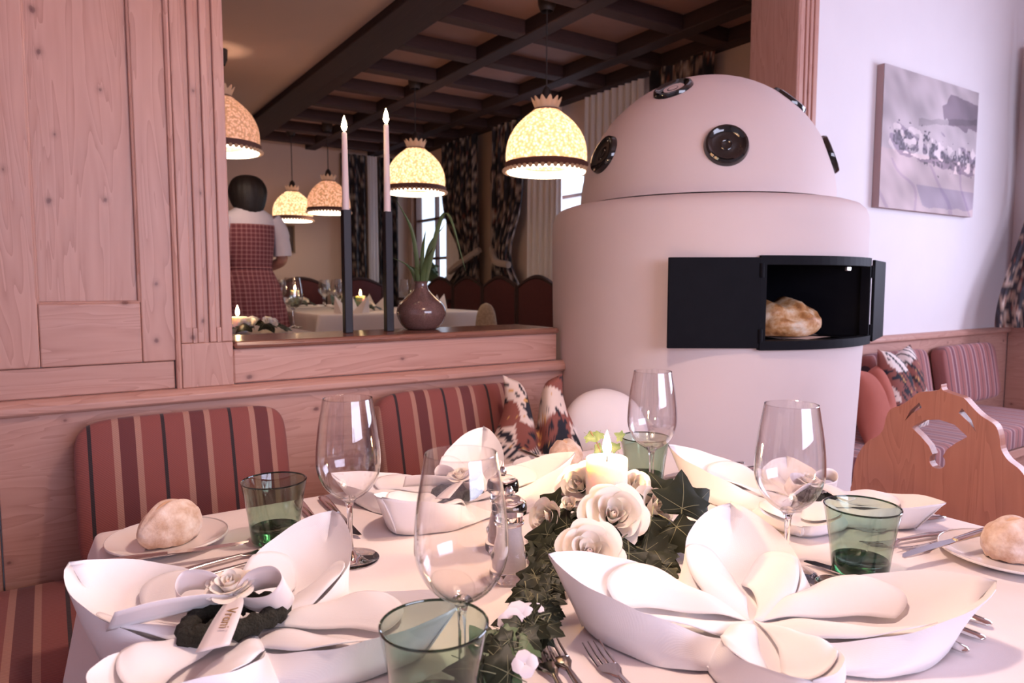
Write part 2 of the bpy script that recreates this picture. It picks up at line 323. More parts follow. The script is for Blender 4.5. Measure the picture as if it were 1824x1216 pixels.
# throw pillows
def pillow_mesh(w_, h_, t, chop=0, n=56, ears=.06):
    def f(side):
        def q(u, v):
            x = (u*2-1); y = (v*2-1); e = (1-abs(x)**2.6)*(1-abs(y)**2.6); e = max(e, 0)**.55
            pin = 1+ears*(abs(x)*abs(y))**2 - .07*((1-y*y)*abs(x)**4+(1-x*x)*abs(y)**4)
            top = smooth01((y+.55)/1.4); d = chop*top*math.exp(-(x/.26)**2)
            return (x*w_/2*pin*(1-(.58*top if chop > .1 else .15*top)), side*t/2*e*(1-.45*top*math.exp(-(x/.12)**2)*(1 if chop else 0)), y*h_/2*pin - d*1.0)
        return q
    return G().grid(f(-1), n, n).grid(f(1), n, n)
def alpine(uv):                                        # printed alpine village: brown houses, black trees, cream ground
    x, z = uv[:, 0], uv[:, 1]; n1 = vn(x*22, z*16, 3); n2 = vn(x*85+z*35, z*60, 5); n3 = vn(x*9, z*9, 9)
    c = np.tile((.74,.60,.53), (len(x), 1)); c[(n3 > .55) | ((np.abs(x+.01) < .085) & (z < .09+.02*np.sin(40*x)))] = (.25,.08,.062)
    c[(n2 > .70) & (n1 > .4)] = (.018,.016,.026); c[(n1 > .80)] = (.018,.018,.028); c[(n2 < .10)] = (.62,.34,.12)
    st = (np.mod(x*1.0+z*.5, .05) < .014) & (x > .085); c[st & (n1 > .3)] = (.014,.016,.024); c[(x > .085) & ~st & (n3 < .6)] = (.78,.68,.64)
    bd = (np.abs(z+.075+.6*x) < .022) & (x < .1); c[bd] = (.72,.6,.56); c[bd & (np.mod((z+.6*x)*1., .013) < .006)] = (.02,.02,.035)
    for cx, cz in ((-.035, -.03), (-.02, -.10), (.05, -.085)):
        a = R(28); u = (x-cx)*cos(a)+(z-cz)*sin(a); v = -(x-cx)*sin(a)+(z-cz)*cos(a); i = (abs(u) < .024) & (abs(v) < .032); c[i] = (.78,.68,.62)
        j = (abs(u) < .019) & (abs(v) < .027); c[j] = (.012,.02,.035); k = j & (abs(np.mod(u+.019, .0127)-.0063) < .0036) & (abs(np.mod(v+.027, .018)-.009) < .0055); c[k] = (.75,.66,.6)
    return c
PRINT = vcol('alpine_print', .9)
def throw(label, loc, rot, w_, h_, t, chop, seed=0, m=None, name='throw_pillow'):
    o = pillow_mesh(w_, h_, t, chop).build(name, m or PRINT, None, True, ang=80); o.location = loc; o.rotation_euler = rot
    if m is None:
        P = np.array([v.co[:] for v in o.data.vertices]); paint(o, alpine(P[:, [0, 2]]*1.15+np.array([seed*.13-.02, seed*.07])))
    else:
        g = G().tube([(w_/2*.97, 0, z) for z in (-h_*.42, 0, h_*.42)], .003, 6); g.build('piping', m, o)
    return tag(o, label, 'pillow')
throw('printed alpine village pillow with chopped top leaning in the bench corner', (1.055, 1.475, .70), (R(-14), 0, R(-22)), .37, .38, .12, .12)
WPIL = noisy('white_linen', (.86,.80,.80), (.80,.73,.74), 12, .9, .3, 25)
wp = cushion(.24, .12, .31, 2.3, .1).build('round_pillow', WPIL, None, True, ang=80); wp.location = (1.225, 1.405, .70); wp.rotation_euler = (R(-12), 0, R(-38)); tag(wp, 'round white pillow between the printed pillow and the stove', 'pillow')
G().tube([(.118*cos(a), 0, .153*sin(a)) for a in np.linspace(0, 2*pi, 40)], .004, 6).build('piping', WPIL, wp)
throw('printed pillow of black cream and brown pattern on the bench right of the stove', (2.98, 1.53, .685), (R(-12), 0, R(8)), .40, .36, .13, .06, 2)
ORANGE = noisy('rust_cloth', (.45,.13,.09), (.38,.10,.07), 20, .9)
throw('plain rust pillow squeezed between the stove and the printed pillow', (2.72, 1.50, .655), (R(-12), 0, R(14)), .34, .30, .12, .05, m=ORANGE)

# ------------------------------------------------------------------ the stove
SX, SY, SR = 1.798, 1.589, .49
stove = thing('tiled_stove', 'white domed masonry stove with black discs and open baking oven', 'stove', (SX, SY, 0))
def pol(r, az, z): return (r*sin(R(az)), -r*cos(R(az)), z)           # azimuth from the camera side, local to the stove
A0, A1, Z0, Z1 = -30.5, 21.5, .967, 1.205
azs = [A1 + k*(360-(A1-A0))/60 for k in range(61)] + [A0+360+k*(A1-A0)/14 for k in range(1, 15)]
zs = [(.0, .462), (.55, .468), (.9, .482), (Z0, .485), (1.05, .487), (1.13, .488), (Z1, .489), (1.31, .49), (1.335, .487), (1.355, .479), (1.368, .465), (1.375, .445), (1.379, .42), (1.382, .395)]
g = G(); k = len(azs)
g.v = [pol(r, a, z) for z, r in zs for a in azs]
for j in range(len(zs)-1):
    for i in range(k-1):
        if i >= 60 and Z0-1e-6 <= zs[j][0] < Z1-1e-6: continue
        g.f.append((j*k+i, j*k+i+1, (j+1)*k+i+1, (j+1)*k+i)); g.m.append(0)
g.build('body', STOVEW, stove, ang=60)
DZ, DR = 1.385, .397
G().lathe([(DR*cos(t), DR*sin(t)*1.02) for t in np.linspace(0, pi/2, 22)], 72, (0, 0, DZ)).build('dome', STOVEW, stove)
G().grid(lambda u, v: pol(lerp(.486, .14, u), lerp(A0, A1, v), Z0+.017), 4, 12).grid(lambda u, v: pol(lerp(.486, .14, u), lerp(A0, A1, v), Z1), 4, 12).grid(lambda u, v: pol(.14, lerp(A0, A1, u), lerp(Z0, Z1, v)), 8, 1).grid(lambda u, v: pol(lerp(.486, .14, u), A0, lerp(Z0, Z1, v)), 1, 1).grid(lambda u, v: pol(lerp(.486, .14, u), A1, lerp(Z0, Z1, v)), 1, 1).build('oven_chamber', BLACKM, stove)
def arcbar(a0, a1, z0, z1, r0=.478, r1=.502, n=16):
    g = G(); q = [(r0, z0), (r1, z0), (r1, z1), (r0, z1)]
    vs = [pol(r, lerp(a0, a1, i/n), z) for i in range(n+1) for r, z in q]
    fs = [(i*4+j, i*4+(j+1) % 4, i*4+4+(j+1) % 4, i*4+4+j) for i in range(n) for j in range(4)] + [(0, 1, 2, 3), (n*4+3, n*4+2, n*4+1, n*4)]
    return g.add(vs, fs)
fr_ = arcbar(A0-.8, A1+.8, Z1-.02, Z1+.004).build('oven_frame', BLACKM, stove, False)
for a in ((A0-.8, A1+.8, Z0-.004, Z0+.02, .478, .506), (A0-.8, A0+1, Z0+.02, Z1-.02), (A1-1, A1+.8, Z0+.02, Z1-.02)): arcbar(*a).build('frame_bar', BLACKM, fr_, False)
LATCH = mat('latch_metal', (.8,.8,.8), .3, 1)
G().box(-.012, .012, -.004, .004, -.012, 0).xf(Matrix.Translation(pol(.476, 7, Z1-.022)) @ Matrix.Rotation(R(7), 4, 'Z')).build('latch', LATCH, stove, False, .002)
def door(a, b, nm='oven_door'):
    a, b = Vector(a), Vector(b); d = (b-a).normalized(); nrm = Vector((d.y, -d.x, 0))
    g = G(); t = nrm*.009
    for z in (Z0+.001, Z1-.001): g.v += [tuple(a+Vector((0,0,z))), tuple(b+Vector((0,0,z))), tuple(b+t+Vector((0,0,z))), tuple(a+t+Vector((0,0,z)))]
    g.f = [(0,3,2,1),(4,5,6,7),(0,1,5,4),(1,2,6,5),(2,3,7,6),(3,0,4,7)]; g.m = [0]*6
    return g.build(nm, BLACKM, stove, False, .002), d, nrm
h = Vector(pol(.503, A0-.6, 0)); e = at(1197, 534, z=1.09) ; dl = door((h.x, h.y, 0), Vector(pol(.543, -57.2, 0)))[0]
for z in (1.0, 1.17): G().tube([(h.x, h.y, z-.018), (h.x, h.y, z+.018)], .006, 8).build('hinge', BLACKM, dl)
h2 = Vector(pol(.503, A1+1.2, 0)); e2 = Vector(pol(.56, A1+27, 0)); dr, dd, nn = door((h2.x, h2.y, 0), (e2.x, e2.y, 0))
for z in (1.0, 1.17): G().tube([(h2.x, h2.y, z-.018), (h2.x, h2.y, z+.018)], .006, 8).build('hinge', BLACKM, dr)
kp = e2*.93+h2*.07; G().tube([(kp.x, kp.y, 1.172), tuple(Vector((kp.x, kp.y, 1.172))+Vector((cos(R(A1+25)), sin(R(A1+25)), 0))*.03)], [.006, .009], 10).build('knob', BLACKM, dr)
DISC = mat('black_glaze', (.006,.008,.008), .06, Coat_Weight=.6)
dg = G().lathe([(.0001, .002), (.012, .002), (.015, .0045), (.019, .0025), (.038, .003), (.045, .007), (.051, .011), (.057, .009), (.061, .0), (.061, -.008)], 36).mesh('glazed_disc', DISC)
for az, el in ((-39.6, 18.5), (-101, 21), (31, 20.5), (-161, 20), (92, 20), (-72.5, 55), (26, 50), (118, 52), (-160, 52)):
    n = Vector((sin(R(az))*cos(R(el)), -cos(R(az))*cos(R(el)), sin(R(el)))); place(dg, 'glazed_disc', stove, frame(Vector((0,0,DZ))+n*(DR+.001), n))
# loaf on paper in the oven
CRUST = mat('golden_crust', (.5,.3,.15), .5); g = N(CRUST); g.col(g.ramp(g.noise(g.obj((1,1.6,1)), 24, 4, .6), [(.32, (.22,.075,.02)), (.46, (.52,.25,.09)), (.60, (.75,.52,.32)), (.72, (.85,.74,.62))])); g.bump(g.noise(g.obj(), 30, 4), .6, .006)
lp = at(1390, 596, d=2.02); lp.z = Z0+.022
def loaf(L, W, H, seed, ridge=0):
    def f(u, v):
        a, b = pi*u, 2*pi*v; r = 1+.10*sin(3*b+seed+4*u)+.06*sin(7*b+9*u)
        x = -cos(a)*L/2; y = sin(a)**.8*cos(b)*W/2*r; z = sin(a)**.8*sin(b)*H/2*r
        if ridge and z > 0: z += ridge*math.sin(x*70+y*40)*sin(a)
        return (x, y, max(z, -H*.33)+H*.33)
    return G().grid(f, 22, 28, 0, True)
bl = loaf(.22, .15, .115, 1, .010).build('braided_loaf', CRUST, None, True, ang=80); bl.location = lp; bl.rotation_euler = (0, 0, R(-33)); tag(bl, 'golden loaf of bread on paper inside the open oven', 'bread')
G().grid(lambda u, v: ((u-.5)*.27, (v-.5)*.20, -.003+.006*sin(9*u+4*v)*(abs(u-.5)+abs(v-.5))), 14, 10).build('baking_paper', noisy('baking_paper', (.6,.5,.48), (.5,.42,.42), 20, .6), bl)

# ------------------------------------------------------------------ painting, curtain at the right
pt = thing('canvas_painting', 'unframed canvas painting of a snowy village on the white wall', 'painting', (3.505, YW, 1.78))
PW, PH = .87, .615
G().box(-PW/2, PW/2, -.033, -.001, -PH/2, PH/2).build('canvas_edge', noisy('canvas_edge', (.40,.27,.26), (.36,.25,.25), 20, .8), pt, False, .002)
cv = G().grid(lambda u, v: ((u-.5)*PW, -.0345, (v-.5)*PH), 230, 160).build('picture', vcol('painted_canvas', .7, .3), pt)
P = np.array([v.co[:] for v in cv.data.vertices]); u = P[:, 0]/PW+.5; v = P[:, 2]/PH+.5
s1 = vn(u*5+v*3, v*4-u*2, 1); s2 = vn(u*26, v*22, 2); s3 = vn(u*70, v*60, 4); s4 = vn(u*9+v*14, v*5-u*5, 7)
c = np.outer(.40+.22*s1+.05*(s4-.5), (1, .86, .90)); dk = ((v > .70+.10*(s4-.5)-.10*(u-.6)) & (v < .93+.1*(s1-.5)) & (u > .60+.5*np.abs(v-.78)+.10*(s2-.5))); c[dk] *= (.50, .46, .52); c *= .9
rid = (np.abs(v-(.60+.16*u)) < .012+.02*s4) & (u > .35); c[rid] *= .74
band = np.exp(-((v-.50+.07*u-.03*np.sin(7*u))/.115)**2)*np.clip(u*8, 0, 1); msk = (s2*.6+s3*.4 < .52*band); c[msk] = np.outer(.07+.16*s3[msk], (1, .85, 1.05)); half = (s4 < .55*band) & ~msk; c[half] *= (.62, .58, .68)
roof = (band > .45) & (s2 > .66); c[roof] = (.66,.57,.58); sh = (v < .20) & (u > .45-.5*v) & (v > .02+.06*s4); c[sh] *= (.72, .74, .86); dg_ = np.abs(np.mod(u*3.2+v*2.2+.5*s1, 1)-.5) < .05; c[dg_ & (v < .36)] *= (.84, .80, .90)
c *= (.82+.36*vn(u*14+v*9, v*6-u*4, 21))[:, None]; c[v < .42] *= (1.10, 1.02, .99); paint(cv, np.clip(c, 0, 1))

FLORAL = vcol('floral_curtain', .9)
def floral(P, dark=1., seed=0):
    x, z = P[:, 0]+seed, P[:, 1]; n1 = vn(x*38, z*40, 11); n2 = vn(x*75, z*70, 12); n3 = vn(x*16, z*20, 13)
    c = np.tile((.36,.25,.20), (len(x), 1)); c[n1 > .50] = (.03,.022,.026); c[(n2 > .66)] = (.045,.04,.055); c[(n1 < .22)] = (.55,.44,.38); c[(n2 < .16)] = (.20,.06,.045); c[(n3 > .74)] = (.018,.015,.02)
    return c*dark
def curtain(name, label, top, bot, z0, z1, folds, amp, m, grp=None, tie=None, pr=floral, dark=1., nz=60, nu=140, par=None):
    # top, bot: ((x,y),(x,y)) end points of the rod line and the hem line; tie = (height, pull towards end 0 or 1, tightness)
    def f(u, v):
        z = lerp(z1, z0, v); k = v; a = Vector(top[0]).lerp(Vector(bot[0]), k); b = Vector(top[1]).lerp(Vector(bot[1]), k); w_ = u
        if tie:
            zt, side, tight = tie; q = math.exp(-((z-zt)/(.30 if z > zt else .22))**2)*tight; w_ = u*(1-q)+side*q*(1 if side else 1)*1.0 if side else u*(1-q)
        p = a.lerp(b, w_); d = (b-a).normalized(); n = Vector((d.y, -d.x)); s = amp*sin(2*pi*folds*u+1.3*sin(5*u))*(.6+.4*v)
        return (p.x+n.x*s, p.y+n.y*s, z)
    g = G().grid(f, nu, nz); uv = np.array([((i/nu)*math.dist(top[0], top[1])*1.9, lerp(z1, z0, j/nz)) for i in range(nu+1) for j in range(nz+1)])
    me = bpy.data.meshes.new(name); me.from_pydata(g.v, [], g.f); me.materials.append(m); me.polygons.foreach_set('use_smooth', [True]*len(g.f))
    o = bpy.data.objects.new(name, me); COL.objects.link(o); o.parent = par
    if pr: paint(o, pr(uv, dark))
    if label: tag(o, label, 'curtain', grp)
    return o
ROD = mat('dark_rod', (.05,.03,.03), .4)
ctr = curtain('floral_curtain', 'dark floral print curtain swept to the sill beside the snow painting', ((4.36, 1.66), (4.40, .98)), ((4.02, 1.62), (4.40, 1.02)), .915, 2.38, 9, .022, FLORAL, dark=.9)
for q in ctr.data.vertices:                             # the leading edge falls nearly straight, then sweeps out towards the hem
    t = (2.38-q.co.z)/1.465; s = smooth01((t-.45)/.55)**1.2; k = lerp(4.40, 4.02, s)-lerp(4.36, 4.02, t); wgt = max(0, min(1, (4.42-q.co.x)/.25+.2)); q.co.x += k*wgt; q.co.x = min(q.co.x, 4.44)
G().tube([(4.43, 1.70, 2.39), (4.43, -.9, 2.39)], .012, 10).build('curtain_rod', ROD, ctr)
# ------------------------------------------------------------------ table and cloth
TX0, TX1, TY0, TY1, TZ = .045, 1.235, .235, 1.245, .75
tb = thing('dining_table', 'square dining table hidden under the white tablecloth', 'table', (0,0,0))
G().box(TX0+.006, TX1-.006, TY0+.006, TY1-.006, TZ-.035, TZ-.004).build('table_top', PINE_H, tb, False, .003)
for x in (TX0+.09, TX1-.16):
    for y in (TY0+.09, TY1-.16): G().box(x, x+.07, y, y+.07, 0, TZ-.035).build('leg', PINE_V, tb, False, .004)
CLOTH = mat('white_damask', (.86,.76,.75), .85, Sheen_Weight=.15); g = N(CLOTH); v = g.obj()
chk = g.n('ShaderNodeTexChecker'); g.t.links.new(v, chk.inputs[0]); chk.inputs['Scale'].default_value = 900
g.col(g.mix(g.noise(g.obj((1,1,1), rot=(0,0,.6)), 26, 4, .6), (.88,.78,.77), (.83,.73,.72))); g.bump(g.math('ADD', g.noise(v, 700, 2), g.noise(v, 30, 2)), .12, .002)
def rrect(x0, x1, y0, y1, r, n=26, m=5):
    out = []
    for (cx, cy, a) in ((x1-r, y1-r, 0), (x0+r, y1-r, 90), (x0+r, y0+r, 180), (x1-r, y0+r, 270)):
        out += [(cx+r*cos(R(a+90*k/m)), cy+r*sin(R(a+90*k/m))) for k in range(m+1)]
        nx, ny = {0: (x0+r, y1), 90: (x0, y0+r), 180: (x1-r, y0), 270: (x1, y1-r)}[a]; px_, py_ = out[-1]
        out += [(lerp(px_, nx, k/n), lerp(py_, ny, k/n)) for k in range(1, n)]
    return out
def cloth(name, x0, x1, y0, y1, z, drop, m, seed=0, par=None, nf=5.):
    base = rrect(x0, x1, y0, y1, .012); n = len(base); cx, cy = (x0+x1)/2, (y0+y1)/2; g = G(); rows = [(-.06, 0, 0), (-.03, 0, 0), (-.010, 0, 0), (-.004, -.0005, 0), (0, -.004, 0), (.003, -.012, 0)] + [(.004, -drop*k/9, k/9) for k in range(1, 10)]
    for off, dz, k in rows:
        if off < -.005: g.v += [(x, y, z+.002+dz) for x, y in rrect(x0-off, x1+off, y0-off, y1+off, .012)]; continue
        for i, (x, y) in enumerate(base):
            qx = max(0, abs(x-cx)/((x1-x0)/2)); qy = max(0, abs(y-cy)/((y1-y0)/2)); corner = smooth01((min(qx, qy)-.80)/.2)
            d = Vector((math.copysign(1, x-cx) if qx > .985 else 0, math.copysign(1, y-cy) if qy > .985 else 0)); d = d.normalized() if d.length else Vector((0, 0))
            wv = (.010*sin(i*.55*nf/5+seed)+.008*sin(i*.23+2*seed))*k + .055*corner*k
            g.v.append((x+d.x*(off+wv), y+d.y*(off+wv), z+.002+dz))
    for j in range(len(rows)-1): g.f += [(j*n+i, (j+1)*n+i, (j+1)*n+(i+1) % n, j*n+(i+1) % n) for i in range(n)]
    g.f.append(tuple(range(n))); g.m = [0]*len(g.f)
    return g.build(name, m, par, True, ang=60)
tc = tag(cloth('tablecloth', TX0, TX1, TY0, TY1, TZ-.002, .275, CLOTH, 1), 'white damask tablecloth on the table with the rose centrepiece', 'tablecloth')
TOP = TZ + .001

# ------------------------------------------------------------------ napkins folded into four raised petals
LINEN = mat('napkin_linen', (.92,.875,.89), .9, Sheen_Weight=.2); g = N(LINEN); v = g.obj()
wv1 = g.n('ShaderNodeTexWave', bands_direction='X'); g.t.links.new(v, wv1.inputs[0]); wv1.inputs['Scale'].default_value = 330
wv2 = g.n('ShaderNodeTexWave', bands_direction='Y'); g.t.links.new(v, wv2.inputs[0]); wv2.inputs['Scale'].default_value = 330
g.bump(g.math('ADD', g.math('ADD', wv1.outputs[0], wv2.outputs[0]), g.math('MULTIPLY', g.noise(v, 22, 2), 3)), .12, .002)
def petal(L, W, H, inner=False, rim=.62, skew=0, seed=0):
    # cross-section from foot over the rim into a trough and back over the other rim; the tip lifts like a prow
    vs = [-1, -.86, -.74, -.66, -.615, -.59, -.57, -.55, -.50, -.42, -.30, -.18, -.06, 0, .06, .18, .30, .42, .50, .55, .57, .59, .615, .66, .74, .86, 1]
    nu = 26; g = G()
    def f(u, s):
        wdt = W*max(.0004, (u**.80)*(max(0, 1-u)**.74))/.345+.004*(1-u)
        hr = lerp(.018, H, u**1.25)*(.55+.45*smooth01(u*2.2)); k = abs(s); sg = 1 if s >= 0 else -1
        tb_ = H*max(0, u-.52)**2*2.6
        if k >= .57:                                   # outer hull, rim down to foot
            t = (k-.57)/.43; x = L*lerp(u, u*.83, t**.8); y = wdt*lerp(1, 1.5-.55*u, t)+.0035*sin(8*u+3*seed)*sin(pi*t); z = lerp(hr, .002, t**.8)
        else:                                           # inside of the trough
            t = k/.57; x = L*lerp(u*.93, u, t*t); y = wdt*t**.9; z = lerp(.006+tb_+.006*(1-u), hr, t**2.1)
        z += (.003*sin(9*u+seed+5*s)+.002*sin(23*u-3*s+seed))*u*(1-.6*u); y += skew*u*u*L
        return (x, sg*y+.002*sin(7*u+seed), z)
    g.v = [f(i/nu, s) for i in range(nu+1) for s in vs]; k = len(vs)
    g.f = [(i*k+j, (i+1)*k+j, (i+1)*k+j+1, i*k+j+1) for i in range(nu) for j in range(k-1)]; g.m = [0]*len(g.f)
    return g
def flap(L, W, H, sg, seed):                            # inner folded layer, turned in from one rim towards the crease
    def f(u_, v):
        t = lerp(1., .10+.10*sin(3*u_+seed), v); um = .74*math.sqrt(max(.02, 1-((t-.5)/.72)**2)); u = u_*um
        wdt = W*max(.0004, (u**.80)*(max(0, 1-u)**.74))/.345+.004*(1-u); hr = lerp(.018, H, u**1.25)*(.55+.45*smooth01(u*2.2)); tb_ = H*max(0, u-.52)**2*2.6
        z = lerp(.006+tb_+.006*(1-u), hr, t**2.1)+.002+(.010*sin(pi*min(1, v*1.05))**.8+.005*v)*smooth01(u_*3)*(1-.55*smooth01((u_-.75)/.25))
        return (L*lerp(u*.93, u, t*t), sg*(wdt*t**.9)*.985, z+.0015*sin(11*u_+seed))
    return G().grid(f, 20, 12)
def napkin(label, c, petals, rz=0):
    o = thing('folded_napkin', label, 'napkin', (c[0], c[1], TOP), rz, 'star-folded napkins')
    def base(u, v):
        a = 2*pi*v; r = u*.115*(1+.16*cos(4*(a-R(45))))
        return (r*cos(a), r*sin(a), .004+.010*(1-u)+.002*sin(8*a)*u)
    G().grid(base, 8, 48, 0, True).build('base_fold', LINEN, o, ang=80)
    for i, (a, L, W, H, sk) in enumerate(petals):
        p = petal(L, W, H, skew=sk, seed=i*1.7).build('petal', LINEN, o, ang=75); p.rotation_euler = (0, 0, R(a)); p.modifiers.new('thick', 'SOLIDIFY').thickness = .0011
        for sg in (1, -1): q = flap(L, W, H, sg, i*2.1+sg).build('inner_fold', LINEN, p, ang=80); q.modifiers.new('thick', 'SOLIDIFY').thickness = .0011
    return o
napkin('white star-folded napkin beside the spoon, without a bow', (.632, .475), [(142, .225, .066, .085, 0), (46, .20, .066, .085, 0), (-38, .252, .066, .070, 0), (-128, .19, .052, .06, 0)])
napkin('white star-folded napkin whose bow ribbon reads Vroni', (.163, .762), [(136, .215, .064, .075, 0), (42, .19, .062, .085, 0), (-42, .235, .060, .06, 0), (-135, .20, .062, .065, 0)])
napkin('white star-folded napkin by the striped bench cushions', (.578, 1.05), [(134, .235, .060, .045, 0), (42, .17, .058, .105, 0), (-22, .215, .060, .085, 0), (-152, .20, .060, .070, 0)])
napkin('white star-folded napkin in front of the carved chair', (1.07, .725), [(118, .225, .060, .085, 0), (40, .15, .05, .05, 0), (-72, .225, .055, .05, 0), (-142, .20, .060, .03, 0)])

# ornaments: moss heart, satin bow and a small paper rose on three of the napkins
SATIN = mat('satin_ribbon', (.88,.78,.78), .32, Sheen_Weight=.4); MOSS = noisy('dark_moss', (.035,.03,.02), (.012,.012,.008), 90, 1, 1, 300)
GOLD = mat('gold_print', (.42,.25,.08), .4, .3); PETALW = mat('ivory_petal', (.95,.85,.76), .6, Subsurface_Weight=.25, Subsurface_Radius=(.01,.006,.004), Subsurface_Scale=.3)
PETALP = mat('blush_petal', (.93,.76,.69), .6, Subsurface_Weight=.25, Subsurface_Radius=(.01,.006,.004), Subsurface_Scale=.3)
def ribbon(pts, wid, n=8):                              # pts: centre line; wid: half-width vectors per point
    P = spl(pts, n); W = spl(wid, n); g = G(); g.v = [tuple(p+q*s) for p, q in zip(P, W) for s in (-1, -.4, .4, 1)]
    g.f = [(i*4+j, i*4+j+1, i*4+5+j, i*4+4+j) for i in range(len(P)-1) for j in range(3)]; g.m = [0]*len(g.f); return g
def rose_meshes():
    out = []
    for (r0, r1, h, curl, span, low) in ((.05,.16,.78,.0,1.9,0), (.12,.30,.80,.03,1.5,0), (.2,.50,.74,.10,1.25,.02), (.28,.76,.62,.2,1.05,.05), (.33,1.0,.46,.3,.95,.1)):
        def f(u, v, r0=r0, r1=r1, h=h, curl=curl, span=span, low=low):
            a = (v*2-1); sh = 1-.30*abs(a)**3; t = u*sh; r = r0+(r1-r0)*t**.75+curl*max(0, t-.72)**1.2*1.6; an = a*span*(.62+.38*sin(pi*min(1, u*.75+.15)))
            z = h*t**.9-curl*.9*max(0, t-.70)**1.3*2.2+low*0
            r += .03*sin(7*v+r1*9)*u
            return (r*cos(an), r*sin(an), z)
        out.append(G().grid(f, 8, 10).mesh('rose_petal', [PETALW, PETALP], ang=180))
    return out
ROSE = rose_meshes(); CORE = G().lathe([(.02, .0), (.10, .25), (.11, .42), (.07, .56), (.02, .58)], 12).mesh('rose', PETALP)
SEPAL = mat('sepal_green', (.035,.05,.025), .6)
SEPM = G().grid(lambda u, v: ((.1+.75*u)*1, (v-.5)*.34*(1-u)**.7, -.03+.22*u-.25*u*u), 6, 4).mesh('sepal', SEPAL)
def rose(par, loc, nrm, size, layers=5, spin=0, sep=True):
    c = place(CORE, 'rose', par, frame(loc, nrm, spin, size)); k = 0
    for li, cnt in list(enumerate((2, 3, 4, 5, 6)))[:layers]:
        for i in range(cnt):
            k += 1; tilt = rnd.uniform(-.06, .06); m = Matrix.Rotation(2*pi*i/cnt+li*.9+rnd.uniform(-.12, .12), 4, 'Z') @ Matrix.Rotation(tilt, 4, 'Y') @ Matrix.Scale(rnd.uniform(.95, 1.05), 4)
            place(ROSE[li], 'rose_petal', c, m)
    if sep:
        for i in range(5): place(SEPM, 'sepal', c, Matrix.Rotation(2*pi*i/5, 4, 'Z'))
    return c
def bow(label, c, rz, s=1., text=False):
    o = thing('bow_ornament', label, 'ornament', c, rz, 'moss heart bows'); V = Vector
    heart = [(.0, -.030, .002), (-.020, -.052, .003), (-.030, -.035, .003), (-.030, -.012, .003), (-.012, .008, .006), (.0, .002, .008), (.012, .010, .008), (.036, .012, .008), (.048, .000, .006), (.040, -.018, .005), (.018, -.036, .003), (.0, -.030, .002)]
    G().tube([p*s for p in spl(heart, 5)], [(.010+.0022*sin(i*2.3))*s for i in range(56)], 9).build('moss_heart', MOSS, o, ang=180)
    z0 = .020
    def rb(nm, pts, w_): 
        q = ribbon([V(p)*s for p in pts], [V(p)*s for p in w_]).build(nm, SATIN, o, ang=180); q.modifiers.new('thick', 'SOLIDIFY').thickness = .0006; return q
    wv = (.002, -.006, .012)
    rb('bow_loop', [(0,0,z0), (-.022,.008,z0+.012), (-.050,.006,z0+.014), (-.056,-.004,z0+.004), (-.046,-.010,z0-.006), (-.02,-.006,z0-.002), (0,0,z0)], [(0,-.002,.004), wv, (.002,-.005,.013), (.002,-.006,.013), (.002,-.005,.012), (0,-.004,.008), (0,-.002,.004)])
    rb('bow_loop', [(0,0,z0), (.018,.010,z0+.012), (.045,.006,z0+.018), (.058,-.004,z0+.010), (.048,-.014,z0-.002), (.022,-.010,z0-.004), (0,0,z0)], [(0,-.002,.004), (-.003,-.005,.012), (-.004,-.006,.014), (-.004,-.006,.014), (-.003,-.006,.013), (0,-.005,.009), (0,-.002,.004)])
    rb('ribbon_tail', [(0,0,z0), (-.025,-.016,z0+.002), (-.060,-.040,z0+.004), (-.092,-.058,z0+.002)], [(.001,-.003,.004), (.004,-.008,.011), (.007,-.009,.014), (.010,-.009,.014)])
    tl = rb('ribbon_tail', [(0,0,z0), (.009,-.022,z0+.004), (.014,-.052,z0+.002), (.018,-.092,z0-.006)], [(.004,.001,.002), (.010,.001,.003), (.013,.002,.003), (.014,.003,.002)])
    rose(o, V((-.004, .004, z0+.004))*s, (.05,-.35,1), .023*s, 5, sep=False)
    if text:
        fcu = bpy.data.curves.new('ribbon_text', 'FONT'); fcu.body = 'Vroni'; fcu.size = .0165; fcu.shear = .35; fcu.extrude = .0001; fcu.align_x = 'LEFT'; fcu.materials.append(GOLD)
        t0 = bpy.data.objects.new('ribbon_text', fcu); COL.objects.link(t0); bpy.context.view_layer.update(); tm = bpy.data.meshes.new_from_object(t0.evaluated_get(bpy.context.evaluated_depsgraph_get())); bpy.data.objects.remove(t0); t = bpy.data.objects.new('ribbon_text', tm); COL.objects.link(t); t.parent = tl
        ex = V((.0065, -.045, -.0035)).normalized(); ey = V((1, .14, .2)); ey = (ey-ex*ey.dot(ex)).normalized(); ez = ex.cross(ey)
        t.matrix_local = Matrix.Translation(V((.0095, -.036, z0+.0052))) @ Matrix((ex, ey, ez)).transposed().to_4x4()
    return o
bow('satin bow with moss heart and ribbon lettered Vroni on the napkin', (.152, .772, TOP+.03), -YAW, 1.05, True)
bow('satin bow with moss heart on the napkin by the bench cushions', (.590, 1.055, TOP+.022), -YAW+R(-28), .9)
bow('satin bow with moss heart on the napkin by the carved chair', (1.085, .705, TOP+.022), -YAW+R(15), .85)

